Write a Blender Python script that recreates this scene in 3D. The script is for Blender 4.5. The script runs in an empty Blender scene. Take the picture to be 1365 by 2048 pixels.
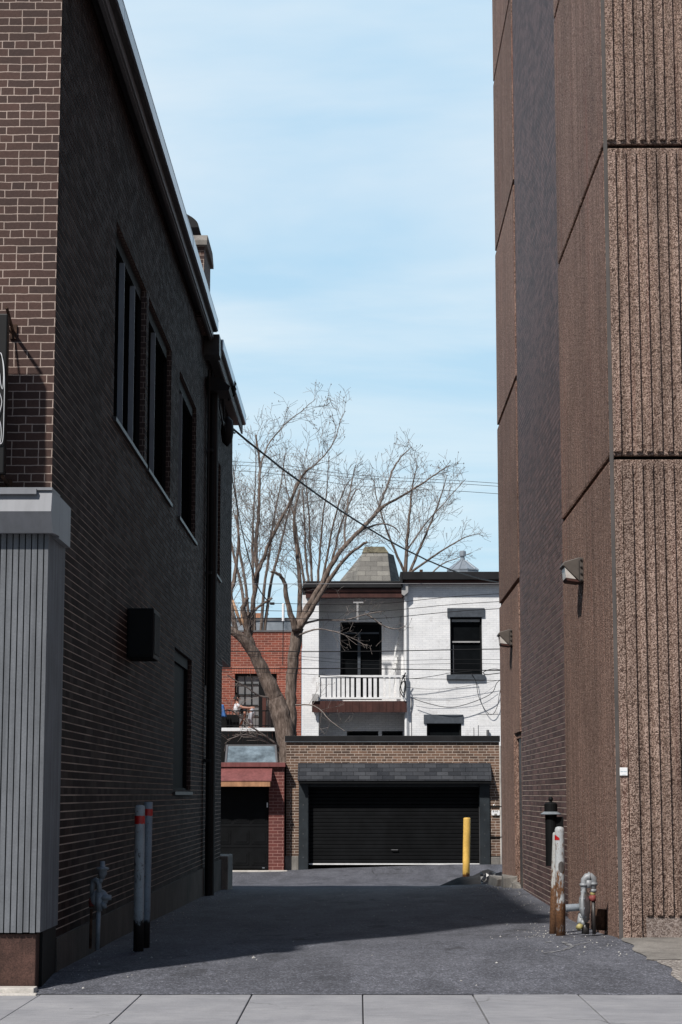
import bpy, bmesh, math, random
from mathutils import Vector, Matrix, noise as mnoise
random.seed(7)
R = random.Random(11)
scene = bpy.context.scene
COL = scene.collection
rad = math.radians

# ------------------------------------------------------------------ camera
F, CX, CY = 3900.0, 682.5, 1024.0
HOR, VPX, H = 1588.0, 718.0, 1.5
TILT = math.atan((HOR - CY) / F)
YAW = math.atan((VPX - CX) * math.cos(TILT) / F)
EYE = Vector((0, 0, H))
FH = Vector((-math.sin(YAW), math.cos(YAW), 0))
RT = Vector((math.cos(YAW), math.sin(YAW), 0))
FW = FH * math.cos(TILT) + Vector((0, 0, math.sin(TILT)))
UP = -FH * math.sin(TILT) + Vector((0, 0, math.cos(TILT)))

def ray(px, py):
    return FW * F + RT * (px - CX) + UP * (CY - py)
def at(px, py, Y):
    d = ray(px, py); return EYE + d * (Y / d.y)
def onX(px, py, X):
    d = ray(px, py); return EYE + d * (X / d.x)

cam = bpy.data.cameras.new('camera')
cam.sensor_fit = 'VERTICAL'; cam.sensor_height = 24.0; cam.sensor_width = 16.0
cam.lens = F / 2048.0 * 24.0
cam.clip_start = 0.1; cam.clip_end = 3000
camo = bpy.data.objects.new('camera', cam); COL.objects.link(camo)
camo.matrix_world = Matrix.Translation(EYE) @ Matrix((RT, UP, -FW)).transposed().to_4x4()
scene.camera = camo

# ------------------------------------------------------------------ mesh builder
ORG = {}
class MB:
    def __init__(s): s.v = []; s.f = []
    def add(s, vs, fs):
        n = len(s.v); s.v += [tuple(v) for v in vs]
        s.f += [tuple(i + n for i in f) for f in fs]; return s
    def quad(s, a, b, c, d): return s.add([a, b, c, d], [(0, 1, 2, 3)])
    def box(s, a, b):
        x0, y0, z0 = [min(p, q) for p, q in zip(a, b)]; x1, y1, z1 = [max(p, q) for p, q in zip(a, b)]
        return s.add([(x0,y0,z0),(x1,y0,z0),(x1,y1,z0),(x0,y1,z0),(x0,y0,z1),(x1,y0,z1),(x1,y1,z1),(x0,y1,z1)],
                     [(0,3,2,1),(4,5,6,7),(0,1,5,4),(1,2,6,5),(2,3,7,6),(3,0,4,7)])
    def prism(s, poly, ax, a, b):
        # poly: 2D points; ax 0: (y,z) along x; 1: (x,z) along y; 2: (x,y) along z
        def mk(p, t):
            return (t, p[0], p[1]) if ax == 0 else ((p[0], t, p[1]) if ax == 1 else (p[0], p[1], t))
        n = len(poly)
        vs = [mk(p, a) for p in poly] + [mk(p, b) for p in poly]
        fs = [tuple(range(n))[::-1], tuple(range(n, 2*n))] + [(i, (i+1) % n, n + (i+1) % n, n + i) for i in range(n)]
        return s.add(vs, fs)
    def tube(s, pts, rs, n=6, cap=True):
        pts = [Vector(p) for p in pts]
        if not hasattr(rs, '__len__'): rs = [rs] * len(pts)
        vs = []; fs = []
        t0 = (pts[1] - pts[0]).normalized()
        a = t0.orthogonal().normalized()
        for i, p in enumerate(pts):
            t = (pts[min(i+1, len(pts)-1)] - pts[max(i-1, 0)])
            if t.length < 1e-9: t = t0
            t.normalize(); a = (a - t * a.dot(t))
            if a.length < 1e-6: a = t.orthogonal()
            a.normalize(); b = t.cross(a)
            for k in range(n):
                w = 2 * math.pi * k / n
                vs.append(p + (a * math.cos(w) + b * math.sin(w)) * rs[i])
        for i in range(len(pts) - 1):
            for k in range(n):
                k2 = (k + 1) % n
                fs.append((i*n + k, i*n + k2, (i+1)*n + k2, (i+1)*n + k))
        if cap:
            fs.append(tuple(range(n))[::-1]); fs.append(tuple((len(pts)-1)*n + k for k in range(n)))
        return s.add(vs, fs)
    def lathe(s, c, axis, prof, n=20):
        # prof: (radius, offset along axis)
        ax = Vector(axis).normalized()
        return s.tube([Vector(c) + ax * h + ax * (1e-5 * i) for i, (r, h) in enumerate(prof)], [max(r, 1e-4) for r, h in prof], n) if True else s
    def build(s, name, mat, parent=None, smooth=False, origin=None, bevel=0, weld=False):
        me = bpy.data.meshes.new(name)
        if parent is not None: org = ORG[parent.name]
        elif origin is not None: org = Vector(origin)
        else:
            xs = [v[0] for v in s.v]; ys = [v[1] for v in s.v]; zs = [v[2] for v in s.v]
            org = Vector(((min(xs)+max(xs))/2, (min(ys)+max(ys))/2, min(zs)))
        me.from_pydata([(v[0]-org.x, v[1]-org.y, v[2]-org.z) for v in s.v], [], s.f)
        me.update()
        uv = me.uv_layers.new(name='UVMap')
        buf = [0.0] * (2 * len(me.loops))
        for p in me.polygons:
            n = p.normal; ax, ay, az = abs(n.x), abs(n.y), abs(n.z)
            for li in p.loop_indices:
                w = s.v[me.loops[li].vertex_index]
                if ax >= ay and ax >= az: u = (w[1], w[2])
                elif ay >= az: u = (w[0], w[2])
                else: u = (w[0], w[1])
                buf[2*li] = u[0]; buf[2*li+1] = u[1]
        uv.data.foreach_set('uv', buf)
        if smooth:
            me.polygons.foreach_set('use_smooth', [True] * len(me.polygons))
        me.materials.append(mat)
        o = bpy.data.objects.new(name, me); COL.objects.link(o)
        if parent is not None: o.parent = parent
        else: o.location = org
        ORG[o.name] = org
        if bevel:
            m = o.modifiers.new('bevel', 'BEVEL'); m.width = bevel; m.segments = 2; m.limit_method = 'ANGLE'
        return o

def tag(o, label=None, cat=None, group=None, kind=None):
    if label: o['label'] = label
    if cat: o['category'] = cat
    if group: o['group'] = group
    if kind: o['kind'] = kind
    return o
def thing(name, label, cat, loc, group=None):
    o = bpy.data.objects.new(name, None); o.empty_display_size = 0.2
    COL.objects.link(o); o.location = loc; ORG[o.name] = Vector(loc)
    return tag(o, label, cat, group)
def copy_tree(o, parent=None):
    c = o.copy(); COL.objects.link(c)
    if parent is not None: c.parent = parent
    ORG[c.name] = ORG[o.name].copy()
    for ch in list(o.children): copy_tree(ch, c)
    return c

# ------------------------------------------------------------------ materials
class NT:
    def __init__(s, name, rough=0.8, spec=0.3, metallic=0.0):
        m = bpy.data.materials.new(name); m.use_nodes = True
        s.m = m; s.t = m.node_tree; s.b = s.t.nodes['Principled BSDF']
        s.b.inputs['Roughness'].default_value = rough
        s.b.inputs['Specular IOR Level'].default_value = spec
        s.b.inputs['Metallic'].default_value = metallic
        s.tc = s.t.nodes.new('ShaderNodeTexCoord')
    def n(s, typ, **kw):
        nd = s.t.nodes.new(typ)
        for k, v in kw.items():
            if hasattr(nd, k) and k not in nd.inputs: setattr(nd, k, v)
            else: nd.inputs[k.replace('_', ' ')].default_value = v
        return nd
    def l(s, a, b): s.t.links.new(a, b)
    def mapping(s, src, loc=(0,0,0), sc=(1,1,1), rot=(0,0,0)):
        mp = s.t.nodes.new('ShaderNodeMapping'); s.l(s.tc.outputs[src], mp.inputs[0])
        mp.inputs['Location'].default_value = loc; mp.inputs['Scale'].default_value = sc; mp.inputs['Rotation'].default_value = rot
        return mp.outputs[0]
    def noise(s, vec, scale, detail=4, rough=0.6, dist=0):
        nd = s.t.nodes.new('ShaderNodeTexNoise'); s.l(vec, nd.inputs['Vector'])
        nd.inputs['Scale'].default_value = scale; nd.inputs['Detail'].default_value = detail
        nd.inputs['Roughness'].default_value = rough; nd.inputs['Distortion'].default_value = dist
        return nd.outputs['Fac']
    def ramp(s, fac, stops, interp='LINEAR'):
        nd = s.t.nodes.new('ShaderNodeValToRGB'); s.l(fac, nd.inputs[0]); nd.color_ramp.interpolation = interp
        e = nd.color_ramp.elements
        while len(e) < len(stops): e.new(0.5)
        for el, (p, c) in zip(e, stops):
            el.position = p; el.color = (c, c, c, 1) if not hasattr(c, '__len__') else (*c, 1)
        return nd.outputs[0]
    def mix(s, fac, a, b, mode='MIX'):
        nd = s.t.nodes.new('ShaderNodeMix'); nd.data_type = 'RGBA'; nd.blend_type = mode
        for i, v in ((0, fac), (6, a), (7, b)):
            sock = nd.inputs[i]
            if hasattr(v, 'is_linked'): s.l(v, sock)
            elif hasattr(v, '__len__'): sock.default_value = (*v, 1)
            else: sock.default_value = v if i == 0 else (v, v, v, 1)
        return nd.outputs[2]
    def math(s, op, a, b=0.0, clamp=False):
        nd = s.t.nodes.new('ShaderNodeMath'); nd.operation = op; nd.use_clamp = clamp
        for sock, v in ((nd.inputs[0], a), (nd.inputs[1], b)):
            if hasattr(v, 'is_linked'): s.l(v, sock)
            else: sock.default_value = v
        return nd.outputs[0]
    def color(s, c):
        if hasattr(c, 'is_linked'): s.l(c, s.b.inputs['Base Color'])
        else: s.b.inputs['Base Color'].default_value = (*c, 1)
    def bump(s, h, strength=0.4, dist=0.01):
        nd = s.t.nodes.new('ShaderNodeBump'); s.l(h, nd.inputs['Height'])
        nd.inputs['Strength'].default_value = strength; nd.inputs['Distance'].default_value = dist
        s.l(nd.outputs[0], s.b.inputs['Normal'])
    def rough(s, v): s.l(v, s.b.inputs['Roughness'])

def plain(name, c, rough=0.7, var=0.25, scale=3.0, spec=0.3, metallic=0.0, bump=0.0, fine=60.0, streak=0.0, speck=0.0):
    k = NT(name, rough, spec, metallic)
    o = k.tc.outputs['Object']
    f = k.noise(o, scale, 5, 0.65)
    lo = tuple(x * (1 - var) for x in c); hi = tuple(min(1, x * (1 + var)) for x in c)
    col = k.ramp(f, [(0.3, lo), (0.7, hi)])
    if speck:
        g = k.noise(o, fine, 3, 0.7)
        col = k.mix(speck, col, k.ramp(g, [(0.35, 0.35), (0.65, 1.0)]), 'MULTIPLY')
    if streak:
        g = k.noise(k.mapping('Object', sc=(9, 9, 0.5)), 1.5, 4, 0.6)
        col = k.mix(streak, col, k.ramp(g, [(0.35, 0.3), (0.6, 1.0)]), 'MULTIPLY')
    k.color(col)
    if bump:
        k.bump(k.noise(o, fine, 4, 0.7), bump, 0.004)
    return k.m

def brick(name, c1, c2, mortar, pitch=0.0677, width=0.2167, ms=0.005, z0=0.0, u0=0.0, sq=1.0, sqf=2, rough=0.75, bump=0.5, stain=0.35, var3=None, dirt=None, spec=0.3, gloss=0, warp=0.0):
    k = NT(name, rough, spec)
    uv = k.mapping('UV', loc=(-u0, -z0, 0))
    if warp:
        wn_ = k.t.nodes.new('ShaderNodeTexNoise'); k.l(uv, wn_.inputs['Vector']); wn_.inputs['Scale'].default_value = 9; wn_.inputs['Detail'].default_value = 3
        vm = k.t.nodes.new('ShaderNodeVectorMath'); vm.operation = 'MULTIPLY_ADD'; k.l(wn_.outputs['Color'], vm.inputs[0]); vm.inputs[1].default_value = (warp * 3, warp * 3, 0); k.l(uv, vm.inputs[2]); uv = vm.outputs[0]
    b = k.t.nodes.new('ShaderNodeTexBrick'); k.l(uv, b.inputs['Vector'])
    b.offset = 0.5; b.offset_frequency = 2; b.squash = sq; b.squash_frequency = sqf
    for n_, v in (('Scale', 1), ('Mortar Size', ms), ('Mortar Smooth', 0.15), ('Bias', -0.1), ('Brick Width', width), ('Row Height', pitch)):
        b.inputs[n_].default_value = v
    b.inputs['Color1'].default_value = (*c1, 1); b.inputs['Color2'].default_value = (*c2, 1); b.inputs['Mortar'].default_value = (*mortar, 1)
    col = b.outputs['Color']
    obj = k.tc.outputs['Object']
    g = k.noise(obj, 1.3, 5, 0.6)
    col = k.mix(stain, col, k.ramp(g, [(0.3, 0.45), (0.65, 1.15)]), 'MULTIPLY')
    g2 = k.noise(obj, 55, 3, 0.7)
    col = k.mix(0.5, col, k.ramp(g2, [(0.3, 0.6), (0.7, 1.25)]), 'MULTIPLY')
    if dirt:
        g3 = k.noise(obj, dirt[0], 4, 0.6)
        col = k.mix(k.ramp(g3, [(dirt[1], 0.0), (dirt[1] + 0.12, dirt[2])]), col, dirt[3])
    if gloss:
        # glazed and dull bricks side by side, run marks of rain
        sc_ = k.t.nodes.new('ShaderNodeSeparateColor'); k.l(b.outputs['Color'], sc_.inputs[0])
        k.rough(k.ramp(sc_.outputs[0], [(0.018, 0.8), (0.042, 0.52)]))
        st_ = k.noise(k.mapping('Object', sc=(3, 3, 0.12)), 1.2, 5, 0.65)
        col = k.mix(gloss, col, k.ramp(st_, [(0.35, 0.35), (0.6, 1.35)]), 'MULTIPLY')
    k.color(col)
    h = k.math('SUBTRACT', k.math('MULTIPLY', g2, 0.25), b.outputs['Fac'])
    k.bump(h, bump, 0.008)
    return k.m

def aggregate(name, dark, mid, light, scale=70, streak=0.3, red=0.0, bump=0.7):
    k = NT(name, 0.85, 0.25)
    o = k.tc.outputs['Object']
    v = k.t.nodes.new('ShaderNodeTexVoronoi'); k.l(o, v.inputs['Vector']); v.inputs['Scale'].default_value = scale
    f = k.noise(o, scale * 0.9, 2, 0.5)
    cell = k.t.nodes.new('ShaderNodeSeparateColor'); k.l(v.outputs['Color'], cell.inputs[0])
    val = k.math('ADD', k.math('MULTIPLY', cell.outputs[0], 0.55), k.math('MULTIPLY', f, 0.55))
    col = k.ramp(val, [(0.26, dark), (0.5, mid), (0.74, light)])
    g = k.noise(k.mapping('Object', sc=(7, 7, 0.22)), 1.6, 5, 0.65)
    col = k.mix(streak, col, k.ramp(g, [(0.36, 0.5), (0.62, 1.2)]), 'MULTIPLY')
    g4 = k.noise(o, 0.8, 4, 0.6)
    oi = k.t.nodes.new('ShaderNodeObjectInfo')
    col = k.mix(1.0, col, k.ramp(oi.outputs['Random'], [(0.0, 0.86), (1.0, 1.10)]), 'MULTIPLY')
    col = k.mix(0.4, col, k.ramp(g4, [(0.35, 0.65), (0.62, 1.15)]), 'MULTIPLY')
    if red:
        g5 = k.noise(k.mapping('Object', loc=(3, 1, 0), sc=(6, 6, 0.16)), 1.4, 4, 0.6)
        col = k.mix(k.ramp(g5, [(0.56, 0.0), (0.7, red)]), col, (0.25, 0.10, 0.08))
    k.color(col)
    k.bump(k.math('SUBTRACT', f, k.math('MULTIPLY', v.outputs['Distance'], 0.8)), bump, 0.012)
    return k.m

def painted_post(name, paint, rust=(0.11, 0.045, 0.02), dark=(0.012, 0.008, 0.007), low=0.35, amount=0.5, rough=0.55, blotch=0.5, dark_base=False, seed=0.0):
    k = NT(name, rough, 0.4)
    o = k.mapping('Object', loc=(seed, seed, 0))
    g = k.noise(k.mapping('Object', loc=(seed, seed, 0), sc=(1, 1, 0.45)), 16, 5, 0.7)
    sep = k.t.nodes.new('ShaderNodeSeparateXYZ'); k.l(k.tc.outputs['Object'], sep.inputs[0])
    hgt = k.math('DIVIDE', sep.outputs[2], low)
    fall = k.math('SUBTRACT', 1.0, hgt, True)
    msk = k.math('ADD', k.math('MULTIPLY', fall, amount), k.math('MULTIPLY', g, blotch))
    rm = k.ramp(msk, [(0.40, 0.0), (0.47, 1.0)])
    g2 = k.noise(o, 60, 4, 0.7)
    pc = k.mix(0.6, paint, k.ramp(k.noise(o, 6, 5, 0.7), [(0.3, 0.6), (0.65, 1.1)]), 'MULTIPLY')
    pc = k.mix(k.ramp(g2, [(0.60, 0.0), (0.66, 0.9)]), pc, rust)
    rc = k.ramp(g2, [(0.35, dark), (0.65, rust)]) if not dark_base else dark
    k.color(k.mix(rm, pc, rc))
    k.bump(g2, 0.3, 0.003)
    return k.m

MORT_DK = (0.030, 0.022, 0.020)
M = {}
Z0B = 0.345                      # top of the foundation of the left building
M['brick_shaded_strip'] = brick('brown brick courses darkened for shade', (0.029,0.0140,0.0112), (0.013,0.0072,0.0064), (0.018,0.0105,0.009), z0=Z0B-0.005, rough=0.7, bump=0.35, stain=0.6, spec=0.10, gloss=0.5)  # facade brick with the alley wall's shade painted in as a darker colour
M['mortar_pale'] = plain('pale bed mortar', (0.62,0.52,0.45), 0.95, 0.35, 2.5, speck=0.4)
M['mortar_side'] = plain('weathered bed mortar', (0.44,0.35,0.30), 0.95, 0.5, 1.1, speck=0.4)
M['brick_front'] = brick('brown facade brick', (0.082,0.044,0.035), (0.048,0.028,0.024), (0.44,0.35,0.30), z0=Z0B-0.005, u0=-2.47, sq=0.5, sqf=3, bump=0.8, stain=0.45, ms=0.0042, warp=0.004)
M['brick_right'] = brick('plum brown brick courses', (0.165,0.098,0.090), (0.052,0.030,0.029), (0.095,0.062,0.058), z0=-0.005, rough=0.6, bump=0.25, stain=0.4, pitch=0.0703, spec=0.25)
M['brick_garage'] = brick('mixed brown garage brick', (0.205,0.122,0.082), (0.062,0.040,0.030), (0.56,0.47,0.40), z0=-0.12, sq=0.6, sqf=4, bump=0.8, stain=0.3, ms=0.006)
M['brick_painted_red'] = brick('red painted brick', (0.155,0.048,0.04), (0.115,0.037,0.033), (0.38,0.21,0.18), z0=-0.3, pitch=0.081, width=0.24, ms=0.0055, bump=0.5, stain=0.3)
M['brick_red'] = brick('weathered red brick', (0.25,0.068,0.042), (0.14,0.042,0.03), (0.42,0.25,0.20), pitch=0.085, width=0.25, ms=0.007, bump=0.6, stain=0.35)
M['brick_white'] = brick('white painted brick', (0.84,0.84,0.835), (0.77,0.775,0.78), (0.62,0.62,0.63), pitch=0.075, width=0.235, ms=0.004, bump=0.4, stain=0.22, rough=0.6, dirt=(3.2, 0.60, 0.5, (0.45,0.43,0.42)))
M['brick_grey_paint'] = brick('grey painted brick', (0.76,0.76,0.76), (0.68,0.68,0.69), (0.45,0.45,0.45), pitch=0.075, width=0.235, ms=0.005, bump=0.5, stain=0.3)
M['agg'] = aggregate('exposed aggregate panel', (0.042,0.023,0.017), (0.160,0.103,0.079), (0.42,0.31,0.255), 115, 0.7, 0.2)
M['agg_side'] = aggregate('exposed aggregate side panel', (0.042,0.021,0.015), (0.168,0.094,0.071), (0.40,0.275,0.22), 95, 0.6, 0.5)
M['agg_base'] = aggregate('washed base panel', (0.12,0.09,0.08), (0.22,0.17,0.145), (0.36,0.30,0.27), 90, 0.3, bump=0.3)
M['core'] = plain('dark cavity', (0.012,0.010,0.009), 0.9, 0.2)
M['sealant'] = plain('grey joint sealant', (0.098,0.088,0.083), 0.6, 0.25, 2.0, streak=0.3)
M['concrete'] = plain('weathered concrete', (0.24,0.225,0.205), 0.9, 0.35, 2.0, bump=0.5, speck=0.45, streak=0.25)
M['foundation'] = plain('dark stained foundation', (0.085,0.072,0.062), 0.9, 0.45, 1.5, bump=0.5, speck=0.45, streak=0.4)
M['stucco_pale'] = plain('pale threshold concrete', (0.52,0.49,0.45), 0.9, 0.25, 5.0, bump=0.4, speck=0.3)
M['dark_metal'] = plain('dark bronze metal', (0.030,0.027,0.026), 0.45, 0.3, 4.0, spec=0.5)
M['gutter_grey'] = plain('grey gutter metal', (0.10,0.10,0.105), 0.5, 0.2, 2.0, spec=0.5)
M['flashing'] = plain('galvanised flashing', (0.46,0.50,0.55), 0.32, 0.12, 1.5, metallic=0.85)
M['black_pipe'] = plain('black pipe', (0.009,0.009,0.010), 0.6, 0.3, 4.0)
M['black_paint'] = plain('black paint', (0.006,0.0065,0.007), 0.6, 0.3, 5.0, spec=0.15)
M['door_black'] = plain('black garage door', (0.0055,0.006,0.0068), 0.6, 0.35, 3.0, spec=0.12)
M['post_blue_black'] = plain('blue black steel', (0.020,0.026,0.031), 0.5, 0.3, 6.0, spec=0.45, speck=0.2)
M['clad'] = plain('grey painted boards', (0.170,0.180,0.195), 0.6, 0.15, 3.0, streak=0.45, spec=0.15, speck=0.25)
M['clad_gap'] = plain('cladding gap', (0.015,0.016,0.018), 0.9, 0.2)
M['canopy'] = plain('grey painted sheet metal', (0.215,0.222,0.24), 0.45, 0.12, 1.2, spec=0.5, streak=0.2)
M['plinth'] = plain('rust brown plinth', (0.075,0.038,0.029), 0.7, 0.5, 5.0, bump=0.6, fine=80, speck=0.75, streak=0.5)
M['steel_grey'] = plain('grey meter paint', (0.20,0.225,0.25), 0.45, 0.25, 12.0, spec=0.5, speck=0.25)
M['steel_worn'] = plain('worn grey paint', (0.27,0.285,0.30), 0.45, 0.3, 9.0, spec=0.5, speck=0.35)
M['rust'] = plain('rusted steel', (0.075,0.040,0.025), 0.85, 0.6, 14.0, bump=0.5, speck=0.5)
M['valve_red'] = plain('faded red valve', (0.20,0.05,0.045), 0.6, 0.4, 20.0)
M['brass'] = plain('dull brass tag', (0.35,0.30,0.12), 0.5, 0.3, 20.0)
M['tape_red'] = plain('red tape', (0.42,0.010,0.012), 0.35, 0.25, 14.0, spec=0.5)
M['bollard_grey'] = painted_post('chipped grey bollard', (0.33,0.36,0.375), low=0.34, amount=0.62, blotch=0.70, dark_base=True)
M['bollard_grey2'] = painted_post('cool grey bollard', (0.23,0.27,0.31), low=0.32, amount=0.62, blotch=0.66, dark_base=True, seed=3.1)
M['bollard_rusty'] = painted_post('rust eaten bollard', (0.40,0.42,0.43), rust=(0.17,0.08,0.035), dark=(0.06,0.028,0.014), low=0.8, amount=0.20, blotch=0.74, seed=5.3)
M['bollard_rusty2'] = painted_post('heavily rusted bollard', (0.42,0.43,0.42), rust=(0.17,0.085,0.042), dark=(0.07,0.035,0.018), low=0.9, amount=0.30, blotch=0.68, seed=8.7)
M['bollard_yellow'] = painted_post('yellow bollard', (0.80,0.50,0.115), rust=(0.24,0.09,0.02), dark=(0.05,0.02,0.008), low=0.22, amount=0.5, blotch=0.56, seed=1.7)
M['lamp_hood'] = plain('bronze lamp hood', (0.085,0.072,0.062), 0.5, 0.25, 8.0, spec=0.5)
M['lamp_glass'] = plain('frosted lamp glass', (0.50,0.47,0.44), 0.25, 0.12, 20.0, spec=0.6)
M['window_frame'] = plain('dark window frame', (0.008,0.008,0.009), 0.7, 0.2, 4.0, spec=0.1)
M['window_bright'] = plain('aluminium mullion', (0.22,0.23,0.25), 0.5, 0.12, 4.0, metallic=0.3)
M['glass'] = plain('dark window glass', (0.004,0.0045,0.005), 0.9, 0.2, 2.0, spec=0.0)
M['glass_dull'] = plain('dusty dark glass', (0.005,0.006,0.007), 0.6, 0.3, 2.0, spec=0.02)
M['lintel'] = plain('slate grey painted stone', (0.062,0.072,0.085), 0.7, 0.25, 6.0, bump=0.3)
M['brown_wood'] = plain('brown red painted wood', (0.062,0.024,0.019), 0.6, 0.3, 3.0, streak=0.4)
M['roof_black'] = plain('black roof membrane', (0.010,0.010,0.011), 0.6, 0.4, 2.0)
M['white_paint'] = plain('white painted wood', (0.76,0.76,0.755), 0.5, 0.12, 6.0, speck=0.15)
M['grey_paint'] = plain('grey painted wood', (0.35,0.345,0.34), 0.6, 0.2, 3.0)
M['aluminium'] = plain('ladder aluminium', (0.62,0.62,0.60), 0.4, 0.12, 8.0, metallic=0.3)
M['zinc'] = plain('zinc ventilator', (0.34,0.38,0.42), 0.38, 0.15, 5.0, metallic=0.5)
M['wire'] = plain('black cable', (0.010,0.010,0.011), 0.6, 0.1)
M['wire_grey'] = plain('grey steel wire', (0.22,0.22,0.23), 0.5, 0.1)
M['red_metal'] = plain('faded red sheet metal', (0.20,0.072,0.068), 0.55, 0.22, 4.0, streak=0.3)
M['raw_wood'] = plain('raw wood fascia', (0.42,0.22,0.12), 0.8, 0.25, 6.0, streak=0.3)
M['sky_glass'] = plain('skylight glass with painted reflections', (0.20,0.25,0.28), 0.12, 0.7, 2.2, spec=0.8, metallic=0.3)  # sky and branch reflections put into a pale mottled base colour
M['twig'] = plain('grey brown twigs', (0.185,0.158,0.142), 0.85, 0.3, 6.0)
M['twig_dark'] = plain('dark brown twigs', (0.13,0.105,0.095), 0.85, 0.35, 6.0)
M['split_wood'] = plain('freshly split wood', (0.42,0.26,0.16), 0.8, 0.4, 5.0, streak=0.4)
M['plastic_white'] = plain('white enamel', (0.80,0.80,0.80), 0.4, 0.08, 10.0, spec=0.5)
M['ink'] = plain('black ink', (0.02,0.018,0.018), 0.7, 0.2)
M['ink_pale'] = plain('pale blue ink', (0.28,0.38,0.44), 0.7, 0.2)
M['neon_white'] = plain('unlit white neon tube', (0.62,0.63,0.64), 0.3, 0.1, spec=0.5)
M['sign_black'] = plain('black sign panel', (0.006,0.006,0.006), 0.5, 0.2)
M['dirt'] = plain('dark dirt', (0.020,0.019,0.019), 0.95, 0.5, 7.0, bump=0.9, fine=40, speck=0.5)
M['tarp'] = plain('black plastic sheet', (0.012,0.012,0.013), 0.28, 0.3, 9.0, spec=0.6)
M['grey_roof'] = plain('blue grey roof cladding', (0.26,0.29,0.32), 0.7, 0.2, 1.5)
M['skin'] = plain('skin', (0.42,0.22,0.16), 0.6, 0.1, 20)
M['hair'] = plain('dark hair', (0.012,0.010,0.009), 0.6, 0.2, 30)
M['cloth_white'] = plain('light cloth', (0.62,0.63,0.65), 0.85, 0.15, 12)
M['cloth_grey'] = plain('pale grey denim', (0.36,0.38,0.42), 0.85, 0.15, 14)
M['cloth_dark'] = plain('dark cloth', (0.02,0.021,0.026), 0.85, 0.2, 14)
M['cloth_blue'] = plain('blue cloth', (0.06,0.15,0.36), 0.8, 0.3, 8)

def shingle_mat(name, a, b, line, w, h, z0=0.0):
    k = NT(name, 0.9, 0.2)
    uv = k.mapping('UV', loc=(0, -z0, 0))
    t = k.t.nodes.new('ShaderNodeTexBrick'); k.l(uv, t.inputs['Vector']); t.offset = 0.43
    for n_, v in (('Scale', 1), ('Mortar Size', 0.004), ('Mortar Smooth', 0.1), ('Bias', 0.0), ('Brick Width', w), ('Row Height', h)): t.inputs[n_].default_value = v
    t.inputs['Color1'].default_value = (*a, 1); t.inputs['Color2'].default_value = (*b, 1); t.inputs['Mortar'].default_value = (*line, 1)
    g = k.noise(k.tc.outputs['Object'], 40, 4, 0.7); g2 = k.noise(k.tc.outputs['Object'], 2.2, 4, 0.6)
    c = k.mix(0.6, t.outputs['Color'], k.ramp(g, [(0.3, 0.6), (0.7, 1.3)]), 'MULTIPLY')
    k.color(k.mix(0.5, c, k.ramp(g2, [(0.3, 0.6), (0.7, 1.2)]), 'MULTIPLY'))
    k.bump(k.math('SUBTRACT', k.math('MULTIPLY', g, 0.4), t.outputs['Fac']), 0.6, 0.01)
    return k.m
M['shingle'] = shingle_mat('asphalt shingles', (0.060,0.064,0.072), (0.028,0.031,0.037), (0.008,0.008,0.009), 0.30, 0.098)
M['slate'] = shingle_mat('grey roof slates', (0.25,0.24,0.215), (0.165,0.158,0.145), (0.06,0.057,0.053), 0.44, 0.19)

def asphalt_mat():
    k = NT('asphalt paving', 0.88, 0.25)
    o = k.tc.outputs['Object']
    g = k.noise(o, 75, 2, 0.7); g2 = k.noise(o, 0.9, 6, 0.7); g3 = k.noise(o, 11, 5, 0.65)
    v = k.t.nodes.new('ShaderNodeTexVoronoi'); k.l(o, v.inputs['Vector']); v.inputs['Scale'].default_value = 85
    cell = k.t.nodes.new('ShaderNodeSeparateColor'); k.l(v.outputs['Color'], cell.inputs[0])
    c = k.ramp(g2, [(0.3, (0.098,0.101,0.118)), (0.7, (0.138,0.142,0.163))])
    c = k.mix(0.85, c, k.ramp(cell.outputs[0], [(0.0, 0.5), (0.55, 0.9), (0.88, 1.3), (1.0, 2.4)]), 'MULTIPLY')
    c = k.mix(0.5, c, k.ramp(g, [(0.3, 0.5), (0.7, 1.4)]), 'MULTIPLY')
    c = k.mix(0.6, c, k.ramp(g3, [(0.3, 0.6), (0.7, 1.25)]), 'MULTIPLY')
    st = k.noise(k.mapping('Object', sc=(1.6, 0.5, 1)), 1.3, 4, 0.6)
    c = k.mix(0.45, c, k.ramp(st, [(0.38, 0.55), (0.55, 1.1)]), 'MULTIPLY')
    wv = k.t.nodes.new('ShaderNodeTexNoise'); k.l(o, wv.inputs['Vector']); wv.inputs['Scale'].default_value = 2.2; wv.inputs['Detail'].default_value = 5
    va = k.t.nodes.new('ShaderNodeVectorMath'); va.operation = 'MULTIPLY_ADD'; k.l(wv.outputs['Color'], va.inputs[0]); va.inputs[1].default_value = (0.7, 0.7, 0); k.l(o, va.inputs[2])
    cr = k.t.nodes.new('ShaderNodeTexVoronoi'); cr.feature = 'DISTANCE_TO_EDGE'; k.l(va.outputs[0], cr.inputs['Vector']); cr.inputs['Scale'].default_value = 0.42
    crk = k.ramp(cr.outputs['Distance'], [(0.002, 1.0), (0.007, 0.0)])
    c = k.mix(k.math('MULTIPLY', crk, k.ramp(k.noise(o, 0.5, 3, 0.6), [(0.5, 0.0), (0.58, 0.8)])), c, (0.02, 0.02, 0.021))
    oil = k.ramp(k.noise(k.mapping('Object', loc=(4, 2, 0), sc=(1, 0.6, 1)), 2.3, 3, 0.5), [(0.64, 0.0), (0.72, 0.55)])
    c = k.mix(oil, c, (0.03, 0.03, 0.032))
    k.color(c); k.bump(k.math('ADD', g, cell.outputs[0]), 0.6, 0.006)
    return k.m
M['asphalt'] = asphalt_mat()
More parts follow.
